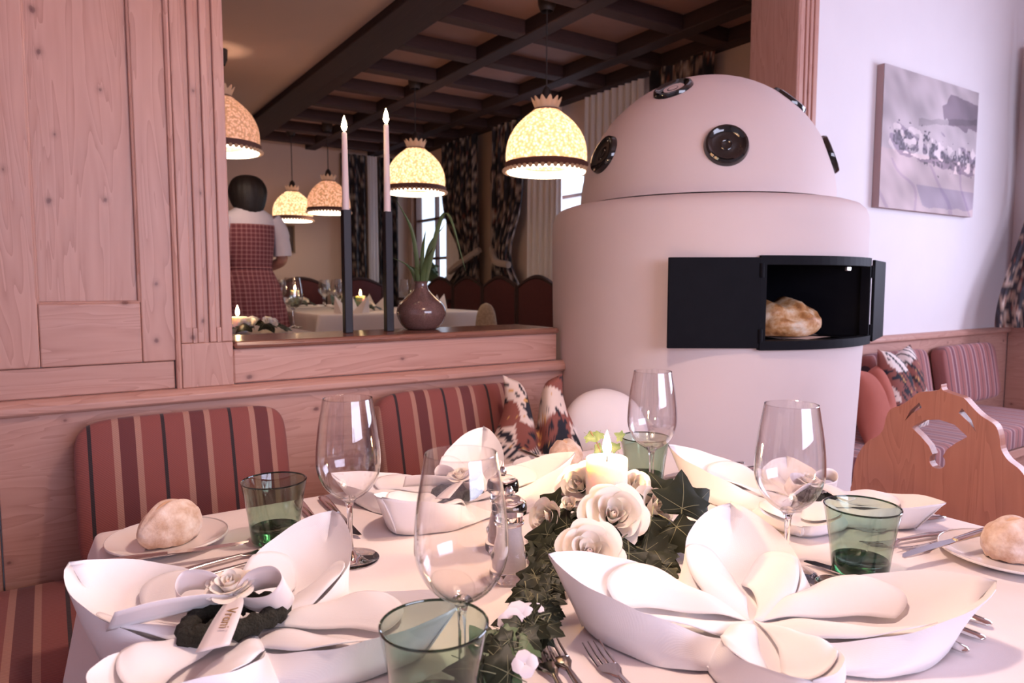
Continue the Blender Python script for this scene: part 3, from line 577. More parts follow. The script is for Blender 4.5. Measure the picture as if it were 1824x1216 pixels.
# ------------------------------------------------------------------ glasses
CLEAR = clear('clear_glass', (.985,.978,.982), 1.5, 0, 1.7); THICK = mat('solid_glass', (1,.98,.98), .0, 0, Transmission_Weight=1., IOR=1.48)
GREEN = clear('green_glass', (.64,.76,.66), 1.5, .0, 1.3); GREENB = mat('green_glass_base', (.025,.11,.045), .02, 0, Transmission_Weight=1., IOR=1.5); GREENR = clear('green_glass_rim', (.16,.26,.19), 1.6, 0, 1.6)
def wine_glass(label, c, s=1.):
    o = thing('wine_glass', label, 'glass', (c[0], c[1], TOP), 0, 'wine glasses on the table')
    bowl = [(.0055,.0845),(.014,.0885),(.024,.0955),(.033,.105),(.040,.118),(.0438,.132),(.0443,.145),(.0432,.165),(.0402,.19),(.0365,.212),(.0338,.228)]
    inn = [(max(.0005, r-.0010), z+(.0025 if i < 4 else 0)) for i, (r, z) in enumerate(bowl)]
    G().lathe([(r*s, z*s) for r, z in spl2(bowl, 5)], 56).build('bowl', CLEAR, o, ang=180)
    G().lathe([(r*s, z*s) for r, z in spl2(inn, 5)], 56).build('bowl_lining', CLEAR, o, ang=180)
    G().tube([(.0333*s*cos(a), .0333*s*sin(a), .228*s) for a in np.linspace(0, 2*pi, 49)], .0006*s, 6, cap=False).build('rim', CLEAR, o)
    G().lathe([(r*s, z*s) for r, z in [(.0005,.092),(.008,.0895),(.0105,.0865),(.0062,.082),(.0042,.074),(.0036,.055),(.0036,.03),(.0045,.015),(.008,.0085),(.016,.0045),(.03,.0028),(.039,.0022),(.0397,.0012),(.039,.0003),(.0005,.0003)]], 40).build('stem', THICK, o, ang=60)
    return o
def spl2(pts, n): return [(p.x, p.y) for p in spl([Vector((a, b, 0)) for a, b in pts], n)]
def tumbler(label, c, s=1.):
    o = thing('green_tumbler', label, 'glass', (c[0], c[1], TOP), 0, 'green tumblers on the table')
    outp = [(.0345,.004),(.0362,.018),(.0385,.038),(.0430,.068),(.0475,.0915)]
    G().lathe([(r*s, z*s) for r, z in spl2(outp, 4)], 56).build('wall', GREEN, o, ang=180)
    G().lathe([(r*s, z*s) for r, z in spl2([(r-.0022, z) for r, z in outp[1:]], 4)], 56).build('wall_lining', clear('green_lining', (.93,.96,.94), 1.5), o, ang=180)
    G().lathe([(r*s, z*s) for r, z in [(.0005,.0004),(.030,.0004),(.0340,.003),(.0356,.018),(.0345,.0215),(.030,.0195),(.015,.0165),(.0005,.0155)]], 48).build('base', GREENB, o, ang=60)
    G().tube([(.0464*s*cos(a), .0464*s*sin(a), .0918*s) for a in np.linspace(0, 2*pi, 57)], .0013*s, 8, cap=False).build('rim', GREENR, o)
    return o
RIMZ = TOP+.228
for lb, px, py in (('stemmed wine glass beside the steak knives and the left tumbler', 619, 709), ('stemmed wine glass beside the salt and pepper mills', 821, 807), ('stemmed wine glass behind the spoon and right tumbler', 1410, 720), ('stemmed wine glass standing before the stove', 1163, 661)):
    wine_glass(lb, at(px, py, z=RIMZ))
for lb, px, py in (('green tumbler beside the bread plate by the bench', 488, 855), ('green tumbler beside the ivy trail and satin bow napkin', 773, 1110), ('green tumbler beside the spoon', 1536, 901), ('green tumbler behind the wine glass by the stove', 1149, 778)):
    tumbler(lb, at(px, py, z=TOP+.092))

# ------------------------------------------------------------------ salt and pepper mills
ACRYL = mat('clear_acrylic', (1,.97,.97), .01, 0, Transmission_Weight=1., IOR=1.45); SALT = noisy('salt', (.9,.84,.84), (.8,.74,.75), 300, .9); PEPPER = noisy('peppercorn', (.62,.50,.48), (.45,.34,.33), 200, .8)
def mill(label, c, core):
    o = thing('spice_mill', label, 'mill', (c[0], c[1], TOP), 0, 'salt and pepper mills')
    G().lathe([(.0005,.0006),(.024,.0006),(.026,.004),(.026,.012),(.0225,.022),(.024,.028),(.0245,.033),(.0215,.037),(.0205,.042),(.0165,.060),(.0165,.072),(.0195,.075),(.0195,.078),(.0005,.0785)], 40).build('body', ACRYL, o, ang=50)
    G().lathe([(.0005,.079),(.0175,.079),(.0175,.086),(.0225,.0885),(.0235,.096),(.0215,.104),(.015,.1085),(.006,.110),(.0005,.110)], 40).build('turning_head', ACRYL, o, ang=50)
    G().lathe([(.0005,.013),(.0150,.013),(.0140,.03),(.0130,.058),(.0125,.072),(.0005,.0725)], 28).build('spice_filling', core, o)
    G().lathe([(.0005,.110),(.0035,.1105),(.0055,.114),(.0055,.119),(.003,.123),(.0005,.1235)], 20).build('knob', CHROME, o)
    return o
mill('clear acrylic salt mill filled with white salt', at(907, 1030, z=TOP), SALT); mill('clear acrylic pepper mill behind the salt mill', (.535, .832), PEPPER)

# ------------------------------------------------------------------ plates, rolls, cutlery
CHINA = mat('white_china', (.86,.78,.76), .12, Coat_Weight=.3)
def plate(label, c, r=.083):
    o = thing('bread_plate', label, 'plate', (c[0], c[1], TOP), 0, 'bread plates')
    G().lathe([(.0005,.002),(r*.62,.002),(r*.72,.0045),(r*.97,.0125),(r,.0135),(r*1.005,.0118),(r*.97,.0105),(r*.7,.0012),(r*.60,.0004),(.0005,.0004)], 64).build('dish', CHINA, o, ang=50)
    G().lathe([(r*.985,.0137),(r*.992,.0145),(r*1.0,.0142),(r*1.006,.013)], 64).build('rim', CHINA, o)
    return o
pl = (at(300, 968, z=TOP), at(1800, 990, z=TOP+.005), at(985, 838, z=TOP)); pl[1].y -= .0; 
plate('white bread plate on the table corner by the bench', pl[0]); plate('white bread plate beside the forks at the carved chair', pl[1], .088); plate('white bread plate behind the roses and candle', pl[2])
ROLL = mat('roll_crust', (.6,.35,.2), .8); g = N(ROLL); nz = g.noise(g.obj(), 38, 5, .6); g.col(g.ramp(nz, [(.25, (.46,.24,.15)), (.40, (.62,.41,.30)), (.56, (.78,.60,.50)), (.74, (.90,.78,.72))])); g.bump(g.noise(g.obj(), 90, 4), .6, .004)
def roll(label, c, rz, L=.088, W=.062, H=.056, nub=0):
    def f(u, v):
        a, b = pi*u, 2*pi*v; x = -cos(a); t = sin(a)**.85; k = 1-.38*nub*max(0, -x)**1.5
        y = t*cos(b)*k; z = t*sin(b)*k; sl = math.exp(-((y-.1)/.14)**2)*(z > 0)*max(0, 1-abs(x-.15)**2*1.6)
        return (x*L/2, y*W/2, (max(z, -.55)+.55)*H/1.55*(1-.10*sl)+.002*sin(9*b+7*u)*t)
    o = G().grid(f, 26, 34, 0, True).build('bread_roll', ROLL, None, ang=180); o.location = (c[0], c[1], TOP+.0035); o.rotation_euler = (0, 0, rz)
    G().grid(lambda u, v: ((u-.42)*L*.55, lerp(-.16, .34, v)*W*.5*max(.05, sin(pi*u)), H*(.93-.30*(u-.45)**2*2)+.0015*sin(pi*v)), 10, 4).build('scored_crust', noisy('scored_crust', (.78,.55,.38), (.70,.42,.26), 40, .8), o, ang=180)
    return tag(o, label, 'bread roll', 'bread rolls on plates')
rl = at(298, 965, z=TOP+.004); roll('pointed floury bread roll on the plate by the bench', (rl.x+.004, rl.y+.004), R(30), .10, .066, .062, 1)
rr = at(1800, 992, z=TOP+.004); roll('round floury bread roll on the plate by the carved chair', (rr.x+.012, rr.y), R(-20), .092, .068, .056)
rb_ = at(1008, 832, z=TOP+.004); roll('round bread roll on the plate behind the candle', (rb_.x, rb_.y), R(70), .085, .07, .06)
def strip(secs, n=10):                                   # secs: (x, half-width, z, half-thickness) lofted flat bar
    g = G(); k = n
    for x, w_, z, t in secs: g.v += [(x, w_*cos(2*pi*i/k), z+t*sin(2*pi*i/k)) for i in range(k)]
    m = len(secs); g.f = [(i*k+j, i*k+(j+1) % k, (i+1)*k+(j+1) % k, (i+1)*k+j) for i in range(m-1) for j in range(k)] + [tuple(range(k))[::-1], tuple((m-1)*k+j for j in range(k))]; g.m = [0]*len(g.f); return g
def handle(L): return [(0, .002, .004, .001), (.002, .0058, .004, .0022), (.01, .0078, .0042, .0028), (.03, .0076, .005, .003), (L*.6, .0050, .0062, .0028), (L, .0032, .0055, .0024)]
def knife(s=1.): return strip([(0,.003,.005,.001), (.003,.007,.005,.003), (.02,.0085,.005,.004), (.06,.0075,.005,.0042), (.10,.0058,.005,.0036), (.106,.0062,.005,.003)]).mesh('handle', CHROME), G().prism([(.104,-.005), (.13,-.0085), (.19,-.009), (.215,-.006), (.224,.0), (.225,.005), (.12,.0055), (.104,.004)], .0042, .0058).mesh('blade', CHROME)
KH, KB = knife()
FH = strip(handle(.13)).mesh('handle', CHROME)
FB = strip([(.128,.0032,.0055,.0022), (.138,.0065,.004,.0018), (.148,.0112,.0025,.0012), (.158,.0118,.0026,.0011)]).mesh('fork_head', CHROME)
FT = strip([(.157,.0016,.0027,.0011), (.175,.0015,.0045,.001), (.195,.0008,.0085,.0007)], 6).mesh('tine', CHROME)
SB = G().grid(lambda u, v: (.158+.032*(-cos(pi*u)), (v*2-1)*.0205*sin(pi*u)**.75*(1-.12*cos(pi*u)), .0085-.0075*(1-(v*2-1)**2)*sin(pi*u)), 16, 12).mesh('spoon_bowl', CHROME)
def cutlery(kind, label, handle_end, tip, z=TOP, lift=0, s=1., flip=False):
    a, b = Vector((*handle_end[:2], 0)), Vector((*tip[:2], 0)); d = b-a
    o = thing({'k': 'table_knife', 'f': 'table_fork', 's': 'table_spoon', 'b': 'butter_knife'}[kind], label, {'k': 'knife', 'f': 'fork', 's': 'spoon', 'b': 'knife'}[kind], (a.x, a.y, z), math.atan2(d.y, d.x), 'cutlery on the table')
    o.rotation_euler[1] = -lift; I = Matrix.Scale(s, 4)
    if kind in 'kb': place(KH, 'handle', o, I); place(KB, 'blade', o, I)
    elif kind == 'f':
        place(FH, 'handle', o, I); h_ = place(FB, 'fork_head', o, I)
        for y in (-.0096, -.0032, .0032, .0096): place(FT, 'tine', h_, Matrix.Translation((0, y, 0)))
    else:
        place(FH, 'handle', o, I); q = place(SB, 'spoon_bowl', o, I); 
        if not q.modifiers: md = q.modifiers.new('thick', 'SOLIDIFY'); md.thickness = .0014
    return o
cutlery('k', 'steak knife at the bench setting, beside the wine glass foot', (.395, 1.215), (.377, .985)); cutlery('k', 'table knife at the bench setting, next to the tumbler', (.352, 1.215), (.338, .99))
cutlery('f', 'table fork beside the Vroni napkin, nearer the bread plate', (.085, .985), (.275, 1.02)); cutlery('f', 'table fork beside the Vroni napkin, nearer the bow', (.085, .945), (.275, .985))
cutlery('b', 'butter knife lying across the bread plate by the bench', (.030, 1.052), (.222, 1.018), TOP+.014, 0, .88)
cutlery('f', 'table fork with tines at the ivy trail end', (.375, .40), (.432, .585)); cutlery('f', 'table fork between ivy trail and star napkin', (.352, .40), (.412, .57)); cutlery('f', 'table fork tucked under the petal of the star napkin', (.415, .36), (.463, .548))
cutlery('k', 'table knife beside the spoon, nearer the star napkin', (.781, .322), (.800, .545)); cutlery('s', 'table spoon beside the green tumbler', (.827, .325), (.812, .515), TOP, 0); cutlery('k', 'table knife beside the spoon, nearer the green tumbler', (.866, .335), (.856, .56))
cutlery('k', 'table knife at the chair setting, nearer the stove', (1.225, .955), (1.0, .968)); cutlery('k', 'table knife at the chair setting, nearer its napkin', (1.225, .915), (1.0, .935))
cutlery('f', 'table fork at the chair setting, nearer its napkin', (1.215, .548), (1.02, .585)); cutlery('f', 'table fork at the chair setting, middle of three', (1.165, .500), (.975, .545)); cutlery('f', 'table fork at the chair setting, nearest the bread plate', (1.19, .475), (1.0, .505))
cutlery('b', 'butter knife propped on the bread plate by the carved chair', at(1780, 940, z=TOP+.03), at(1645, 991, z=TOP+.012), TOP+.028, R(-4), .9)
cutlery('b', 'butter knife on the bread plate behind the roses', at(925, 800, z=TOP+.018), at(1010, 838, z=TOP+.016), TOP+.015, 0, .75)

# ------------------------------------------------------------------ centrepiece: candle, roses and ivy garland
WAX = mat('ivory_wax', (.95,.87,.76), .45, Subsurface_Weight=1., Subsurface_Radius=(.03,.016,.008), Subsurface_Scale=1.); FLAME = glow('flame', (1,.75,.38), 45); WICK = mat('wick', (.02,.015,.01), .9)
def flame(par, z, s=1.):
    q = G().lathe([(.0003*s, 0), (.0042*s, .004*s), (.0062*s, .010*s), (.0052*s, .018*s), (.0026*s, .027*s), (.0003*s, .034*s)], 14).build('flame', FLAME, par, ang=180); q.location = (0, 0, z); return q
def candle(name, label, c, r, h, power=1.2, fs=1., grp=None):
    o = thing(name, label, 'candle', c, 0, grp)
    G().lathe([(.0005, 0), (r, 0), (r, h-.002), (r*.97, h), (r*.86, h-.0008), (r*.5, h-.005), (.0005, h-.006)], 40).build('wax_body', WAX, o, ang=50)
    G().tube([(0,0,h-.006), (.0005,0,h+.006)], .0009*fs, 6).build('wick', WICK, o); flame(o, h+.003, fs)
    if power: point('candle_light', (c[0], c[1], c[2]+h+.03), power, (1,.62,.30), .008)
    return o
cp = at(1081, 815, d=1.06); candle('pillar_candle', 'lit ivory pillar candle standing among the roses', (cp.x, cp.y, TOP+.012), .0315, cp.z-TOP-.012, 3.2, 1.15)
gar = thing('rose_ivy_garland', 'garland of cream roses and dark ivy around the pillar candle', 'flower arrangement', (0,0,0))
TOCAM = (-FW).normalized(); UP = Vector((0,0,1))
def rz_(px, py, d, sx, up, size, lay=5, spin=0): rose(gar, at(px, py, d=d), TOCAM+RT*sx+UP*up, size, lay, spin)
rz_(1090, 925, .99, .02, .75, .046, 5, .4); rz_(1048, 993, .915, .0, .9, .044, 5, 1.2); rz_(985, 925, 1.04, -1.1, .5, .036, 4, 2); rz_(1036, 868, 1.10, -.5, .7, .036, 5, .8)
rz_(1158, 908, 1.05, .9, .9, .036, 4, 1.7); rz_(1128, 872, 1.12, .5, .9, .034, 4, .3); rz_(1014, 905, 1.02, -.2, 1.2, .022, 3, 2.2); rz_(938, 1178, .80, .6, .8, .017, 2, 0)
LEAFM = noisy('ivy_leaf', (.010,.017,.009), (.026,.028,.014), 60, .45, Specular_IOR_Level=.25); VEIN = mat('ivy_vein', (.20,.20,.11), .6); LEAFL = noisy('ivy_leaf_young', (.07,.12,.045), (.10,.15,.06), 60, .5)
def ivy(m, curl, s1=.36):
    h = [(.0,-.02),(.12,-.13),(.26,-.19),(.44,-.22),(.56,-.14),(.50,.0),(.53,.08),(.66,.16),(.80,.34),(.64,.40),(.46,.44),(.36,.52),(.26,.68),(.14,.90),(.0,1.08)]
    zf = lambda x, y: -curl*(x*x*.9+.35*(y-.3)**2)+.05*sin(6*x+4*y)+.10*abs(x)
    g = G(); n = len(h)
    for sg in (1, -1):
        rows = [[(sg*x*t, y if t == 1 else lerp(y*.9+.05, y, t)) for t in (0, .5, 1)] for x, y in h]
        vs = [(x, y, zf(x, y)) for r_ in rows for x, y in r_]; g.add(vs, [(i*3+j, i*3+j+1, i*3+4+j, i*3+3+j) for i in range(n-1) for j in range(2)])
    def vein(tx, ty, w0):
        L = math.hypot(tx, ty); dx, dy = -ty/L*w0, tx/L*w0; vs = []
        for k in range(6): t = k/5; q = 1-.8*t; x, y = tx*t, ty*t; vs += [(x-dx*q, y-dy*q, zf(x, y)+.012), (x+dx*q, y+dy*q, zf(x, y)+.012)]
        g.add(vs, [(2*k, 2*k+1, 2*k+3, 2*k+2) for k in range(5)], 1)
    vein(0, 1.0, .012)
    for sg in (1, -1): vein(sg*.74, .32, .010); vein(sg*.48, -.14, .008)
    g.tube([(0,0,zf(0,0)), (0,-.25,-.06), (.02,-.55,-.2)], .018, 5, 1)
    return g.mesh('ivy_leaf', [m, VEIN], ang=180)
LV = [ivy(LEAFM, .35), ivy(LEAFM, .7), ivy(LEAFM, .1), ivy(LEAFL, .4)]
def leaf(p, nrm, size, spin, k=None): place(LV[k if k is not None else rnd.choice((0, 0, 1, 2))], 'ivy_leaf', gar, frame(p, nrm, spin, size))
# named large leaves (pixel, distance, size, spin)
for px, py, d, s_, sp, sx, u in ((1215, 905, 1.01, .058, -.3, .25, .6), (1205, 945, .985, .056, -2.6, .2, .9), (1160, 925, .99, .045, 2.9, -.1, .8), (1150, 1035, .90, .034, -2.2, .1, 1.4), (1105, 960, .95, .05, 2.4, -.2, 1.2), (1010, 935, 1.0, .046, 2.2, -.6, .8), (975, 955, .99, .038, 1.8, -.7, 1.), (965, 975, .97, .03, 1.7, -.6, 1.2),
                                 (1235, 900, 1.04, .045, -1.2, .6, .5), (1185, 880, 1.06, .04, .3, .5, .8), (1150, 985, .94, .05, -2.2, .1, 1.), (1120, 1000, .92, .045, 3.0, 0, 1.3), (990, 900, 1.06, .035, 1.3, -.8, .6)):
    leaf(at(px, py, d=d), TOCAM+RT*sx+UP*u, s_, sp)
for i in range(46):                                      # dark filling round the candle foot
    a = rnd.uniform(0, 2*pi); r = rnd.uniform(.035, .085); p = Vector((cp.x+r*cos(a)*1.1-.01, cp.y+r*sin(a)*.9-.035, TOP+rnd.uniform(.008, .04)))
    leaf(p, UP*1.2+Vector((cos(a), sin(a), 0))*.8+TOCAM*.4, rnd.uniform(.026, .044), rnd.uniform(0, 6.3))
for i in range(16):
    p = at(rnd.uniform(1095, 1200), rnd.uniform(955, 1015), z=TOP+rnd.uniform(.012, .03)); leaf(p, UP+TOCAM*.5+RT*rnd.uniform(-.5, .5), rnd.uniform(.026, .04), rnd.uniform(0, 6.3))
trail = spl([tuple(at(px, py, z=TOP+.014)) for px, py in ((1010, 955), (985, 1005), (968, 1050), (962, 1090), (950, 1125), (925, 1150), (890, 1172), (850, 1205))], 8)
G().tube(trail, .0022, 6).build('stem', mat('ivy_stem', (.06,.035,.025), .7), gar)
for i, p in enumerate(trail):
    for k in range(2 if i < 34 else 1):
        q = p+Vector((rnd.uniform(-.018, .018), rnd.uniform(-.012, .012), rnd.uniform(0, .018))); leaf(q, UP+TOCAM*.6+RT*rnd.uniform(-.6, .4), rnd.uniform(.020, .033), rnd.uniform(1.2, 4.2), rnd.choice((0, 0, 1, 2, 3)) if i > 36 else None)
for px, py, s_, sp, k in ((905, 1160, .030, 2.0, 3), (890, 1185, .034, -2.5, 3), (925, 1128, .030, -1.4, 0), (862, 1150, .026, .6, 3), (880, 1140, .022, 1.6, 0), (955, 1100, .038, 3.0, 0), (905, 1198, .034, 1.2, 0)):
    leaf(at(px, py, z=TOP+.02), UP+TOCAM*.9, s_, sp, k)
tw = [at(1080, 850, d=1.16), at(1068, 800, d=1.17), at(1052, 768, d=1.17)]
G().tube(spl(tw, 6), .0012, 5).build('twig', mat('twig', (.16,.09,.06), .7), gar)
for px, py, s_ in ((1048, 775, .016), (1068, 772, .014), (1062, 800, .016), (1098, 800, .015), (1108, 778, .014)): leaf(at(px, py, d=1.17), TOCAM+UP*.3, s_, rnd.uniform(0, 6), 3)
FLOR = mat('hydrangea_petal', (.90,.80,.82), .7); FLM = G().grid(lambda u, v: (u*.9, (v-.5)*1.1*sin(pi*min(1, u*.75+.12)), .12*sin(pi*u)), 6, 6).mesh('floret_petal', FLOR)
FC = G().sphere((0,0,.02), .07, 6, 8).mesh('floret', PETALP)
for px, py, s_ in ((925, 1102, .021), (912, 1108, .017), (948, 1095, .016), (1150, 880, .018), (1145, 905, .018), (1025, 888, .015), (1066, 968, .02), (935, 1182, .014)):
    f_ = place(FC, 'floret', gar, frame(at(px, py, z=TOP+.028) if py > 1000 else at(px, py, d=1.0 if py > 960 else 1.08), TOCAM+UP*.8, rnd.uniform(0, 6), s_))
    for k in range(4): place(FLM, 'floret_petal', f_, Matrix.Rotation(k*pi/2, 4, 'Z'))

def settle(root, z0):                                    # lift leaves and petals that would dip into the cloth
    bpy.context.view_layer.update()
    for o in root.children:
        if o.type == 'MESH' and o.name.startswith(('ivy_leaf', 'rose', 'floret')):
            m = min((o.matrix_world @ v.co).z for v in o.data.vertices)
            if m < z0: o.location.z += z0-m
settle(gar, TOP+.0005)

# ------------------------------------------------------------------ carved chair
CHW = pine('alder_chair', 'z', (.50,.215,.145), (.36,.135,.09), (.12,.04,.03), .38, False)
ch = thing('carved_chair', 'carved wooden chair with scalloped back and fan cutout', 'chair', (0,0,0))
s_ = 344/1046; CX = 1.55; CY = .712
def cpt(a, b): p = at(1480+a*s_, 560+b*s_, x=CX); return (p.y, p.z)
half = [cpt(*q) for q in ((655,380),(600,405),(545,414),(490,420),(448,452),(400,485),(338,510),(314,555),(300,615),(268,655),(215,682),(170,740),(142,815),(132,900))]
half = [(abs(y-CY) if i else 0, z) for i, (y, z) in enumerate(half)]; half += [(.186, .655), (.172, .61), (.15, .57), (.115, .535), (.075, .505), (.06, .46), (.07, .44)]
hs = [(p.x, p.y) for p in spl([Vector((a, b, 0)) for a, b in half], 4)]; out = [(CY+a, b) for a, b in hs] + [(CY-a, b) for a, b in hs[::-1][:-1]]
fan = [(y, z) for y, z in ((.055,.828),(.03,.848),(.0,.854),(-.03,.848),(-.055,.828),(-.035,.812),(-.018,.795))]; fan += [(.016*cos(a)*1, .766+.016*sin(a)) for a in np.linspace(R(129), R(411), 14)]; fan += [(.018,.795),(.035,.812)]
fan = [(CY+y, z) for y, z in fan]
slits = [[(CY+sg*y, z) for y, z in ((.036,.874),(.056,.858),(.070,.840),(.060,.864),(.042,.884))] for sg in (1, -1)]
bm = bmesh.new()
for lp_ in (out, fan, *slits):
    vs = [bm.verts.new((0, y, z)) for y, z in lp_]; [bm.edges.new((vs[i], vs[(i+1) % len(vs)])) for i in range(len(vs))]
bmesh.ops.triangle_fill(bm, use_beauty=True, edges=bm.edges[:]); 
me = bpy.data.meshes.new('back_board'); bm.to_mesh(me); bm.free(); me.materials.append(CHW)
bo = bpy.data.objects.new('back_board', me); COL.objects.link(bo); bo.parent = ch; bo.location = (CX, 0, 0); md = bo.modifiers.new('thick', 'SOLIDIFY'); md.thickness = .024; md.offset = 0; md = bo.modifiers.new('bevel', 'BEVEL'); md.width = .0025; md.segments = 2; md.limit_method = 'ANGLE'
G().prism([(1.56, CY-.17), (1.56, CY+.17), (1.20, CY+.21), (1.20, CY-.21)], .43, .46).build('seat', CHW, ch, False, .006)
for x, y, dx, dy in ((1.25, CY-.15, -.05, -.04), (1.25, CY+.15, -.05, .04), (1.5, CY-.12, .06, -.04), (1.5, CY+.12, .06, .04)): G().tube([(x+dx, y+dy, 0), (x, y, .43)], [.013, .02], 10).build('leg', CHW, ch)
# ------------------------------------------------------------------ the back room: shell
XWIN, YFAR, ZF, ZC = 3.15, 6.72, .2, 2.4
def yz(g, y0, y1, z0, z1): return g.box(XWIN, XWIN+.12, y0, y1, z0, z1)
WA, WB_ = (5.72, 6.62), (3.1, 4.4)                         # two windows in the window wall
g = G(); [yz(g, *q) for q in ((YB, WB_[0], ZF, 2.52), (WB_[1], WA[0], ZF, 2.52), (WA[1], YFAR+.2, ZF, 2.52), (*WB_, ZF, 1.0), (*WB_, 2.15, 2.52), (*WA, ZF, 1.0), (*WA, 2.15, 2.52))]
struct(g.build('wall_window', BEIGE, smooth=False))
struct(G().box(-1.4, XWIN, YFAR, YFAR+.12, ZF, 2.52).build('wall_far', BEIGE, smooth=False)); struct(G().box(-1.4, -1.3, YB, YFAR, ZF, 2.52).build('wall_side', BEIGE, smooth=False))
window(3, 'y', XWIN+.06, *WA, 1.0, 2.15, 2, 3); window(4, 'y', XWIN+.06, *WB_, 1.0, 2.15, 2, 3)
cl = struct(G().box(1.4, XWIN+.1, YB, YFAR+.1, 2.475, 2.56).build('ceiling', COFFER, smooth=False)); struct(G().box(-1.4, 1.4, YB, YFAR+.1, 2.40, 2.56).build('ceiling', BEIGE, smooth=False))
BEAMY = pine('dark_beam_across', 'y', (.045,.019,.018), (.025,.010,.010), (.02,.01,.01), .85, False)
for x0, x1, zb in ((1.36, 1.50, 2.36), (1.53, 1.64, 2.4), (2.10, 2.20, 2.4), (2.72, 2.82, 2.4), (3.06, 3.149, 2.4)): G().box(x0, x1, YB, YFAR, zb, 2.51).build('beam', BEAMY, cl, False, .006)
for y in (2.1, 2.6, 3.09, 3.58, 4.07, 4.55, 5.03, 5.51, 5.99, 6.46):
    for x0, x1 in ((1.64, 2.10), (2.20, 2.72), (2.82, 3.06)): G().box(x0, x1, y-.045, y+.045, 2.402, 2.51).build('cross_beam', BEAM, cl, False, .006)
# view outside
SNOW = noisy('snowy_ground', (.7,.76,.88), (.55,.62,.75), 1, .9); struct(G().box(3.4, 22, -6, 22, -.3, -.2).build('ground', SNOW, smooth=False))
hedge = thing('garden_shrub', 'dark evergreen shrub outside the far window', 'shrub', (6.2, 9.6, -.2)); GREENF = noisy('evergreen', (.02,.035,.025), (.05,.06,.05), 9, .9)
gg = G(); rnd2 = random.Random(3)
for i in range(60): a = rnd2.uniform(0, 6.3); r = rnd2.uniform(0, .9); gg.sphere((r*cos(a), r*sin(a), rnd2.uniform(.3, 1.9)*(1-.3*r)), rnd2.uniform(.12, .28), 5, 7)
gg.build('foliage', GREENF, hedge); G().tube([(0,0,0), (0,0,.6)], .06, 8).build('trunk', WFRAME, hedge)
btree = thing('bare_tree', 'bare winter tree outside the far window', 'tree', (8.0, 12.2, -.2)); gt = G()
def branch(p, d, L, r, k):
    q = p+d*L; gt.tube([tuple(p), tuple(p.lerp(q, .5)+Vector((rnd2.uniform(-.05,.05),)*3)), tuple(q)], [r, r*.8, r*.6], 5, cap=False)
    if k: [branch(q, (d+Vector((rnd2.uniform(-.7,.7), rnd2.uniform(-.7,.7), rnd2.uniform(-.1,.5)))).normalized(), L*.72, r*.62, k-1) for _ in range(3)]
branch(Vector((0,0,0)), Vector((0,0,1)), 1.1, .09, 4); gt.build('branches', WFRAME, btree)

# ------------------------------------------------------------------ curtains of the back room
SHEER = mat('sheer_white', (.82,.76,.76), .9, Transmission_Weight=.0); 
def cur(label, y0, y1, z0, z1, folds, amp, dark, tie=None, m=None, x=XWIN-.07, grp='floral curtains of the back room', b=None):
    return curtain('floral_curtain' if m is None else 'sheer_curtain', label, ((x, y0), (x, y1)), b or ((x, y0), (x, y1)), z0, z1, folds, amp, m or FLORAL, grp, tie, floral if m is None else None, dark, 40, 90)
cur('floral curtain hanging behind the stove dome', 2.66, 3.14, .9, 2.40, 5, .03, .9)
cur('striped white sheer curtain between the stove dome and lamp', 3.2, 3.75, .95, 2.38, 9, .022, 1, m=SHEER, grp='sheer curtains of the back room')
cur('white sheer curtain beside the tied floral curtain above the chairs', 4.02, 4.42, .95, 2.38, 6, .022, 1, m=SHEER, grp='sheer curtains of the back room')
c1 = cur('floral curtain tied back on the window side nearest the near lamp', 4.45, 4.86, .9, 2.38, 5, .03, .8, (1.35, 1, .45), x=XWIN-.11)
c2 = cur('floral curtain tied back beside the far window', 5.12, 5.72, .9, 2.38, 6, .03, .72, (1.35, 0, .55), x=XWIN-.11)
cur('white sheer curtain in the far window', 5.42, 5.72, .98, 2.1, 5, .02, 1, m=SHEER, grp='sheer curtains of the back room')
TIE = mat('tieback', (.42,.32,.27), .8)
G().tube(spl([(XWIN-.17, 4.55, 1.28), (XWIN-.18, 4.72, 1.31), (XWIN-.10, 4.90, 1.42)], 6), .028, 8).build('tieback', TIE, c1); G().tube(spl([(XWIN-.17, 5.50, 1.24), (XWIN-.18, 5.3, 1.31), (XWIN-.10, 5.1, 1.42)], 6), .028, 8).build('tieback', TIE, c2)
cur('dark floral curtain beside the beige far wall', 2.42, 2.66, .75, 2.38, 4, .03, .6, b=None) if False else None
def fcur(label, x0, x1, m, dark, z0=.75): return curtain('floral_curtain' if m is None else 'sheer_curtain', label, ((x0, YFAR-.07), (x1, YFAR-.07)), ((x0, YFAR-.07), (x1, YFAR-.07)), z0, 2.39, 4, .025, m or FLORAL, 'floral curtains of the back room' if m is None else 'sheer curtains of the back room', None, floral if m is None else None, dark, 40, 60)
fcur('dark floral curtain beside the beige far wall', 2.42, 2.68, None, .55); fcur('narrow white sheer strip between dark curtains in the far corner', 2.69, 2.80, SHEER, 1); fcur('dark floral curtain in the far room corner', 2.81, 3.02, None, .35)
pier = thing('wall_board', 'tall pale board with fittings between the tied curtains', 'board', (XWIN, 4.98, 0)); G().box(-.03, -.001, -.07, .07, .9, 1.95).build('board', TIE, pier, False, .004)
for z in (1.15, 1.45): G().box(-.045, -.031, -.02, .0, z, z+.16).build('fitting', BLACKM, pier, False, .002)
oval = thing('wall_plaque', 'small oval plaque hung high between the curtains', 'plaque', (XWIN-.002, 4.98, 2.03)); G().sphere((-.012, 0, 0), (.012, .07, .11), 10, 16).build('face', TIE, oval); G().tube([(-.012, .075*cos(a), .115*sin(a)) for a in np.linspace(0, 2*pi, 25)], .008, 6, cap=False).build('rim', BEAM, oval)
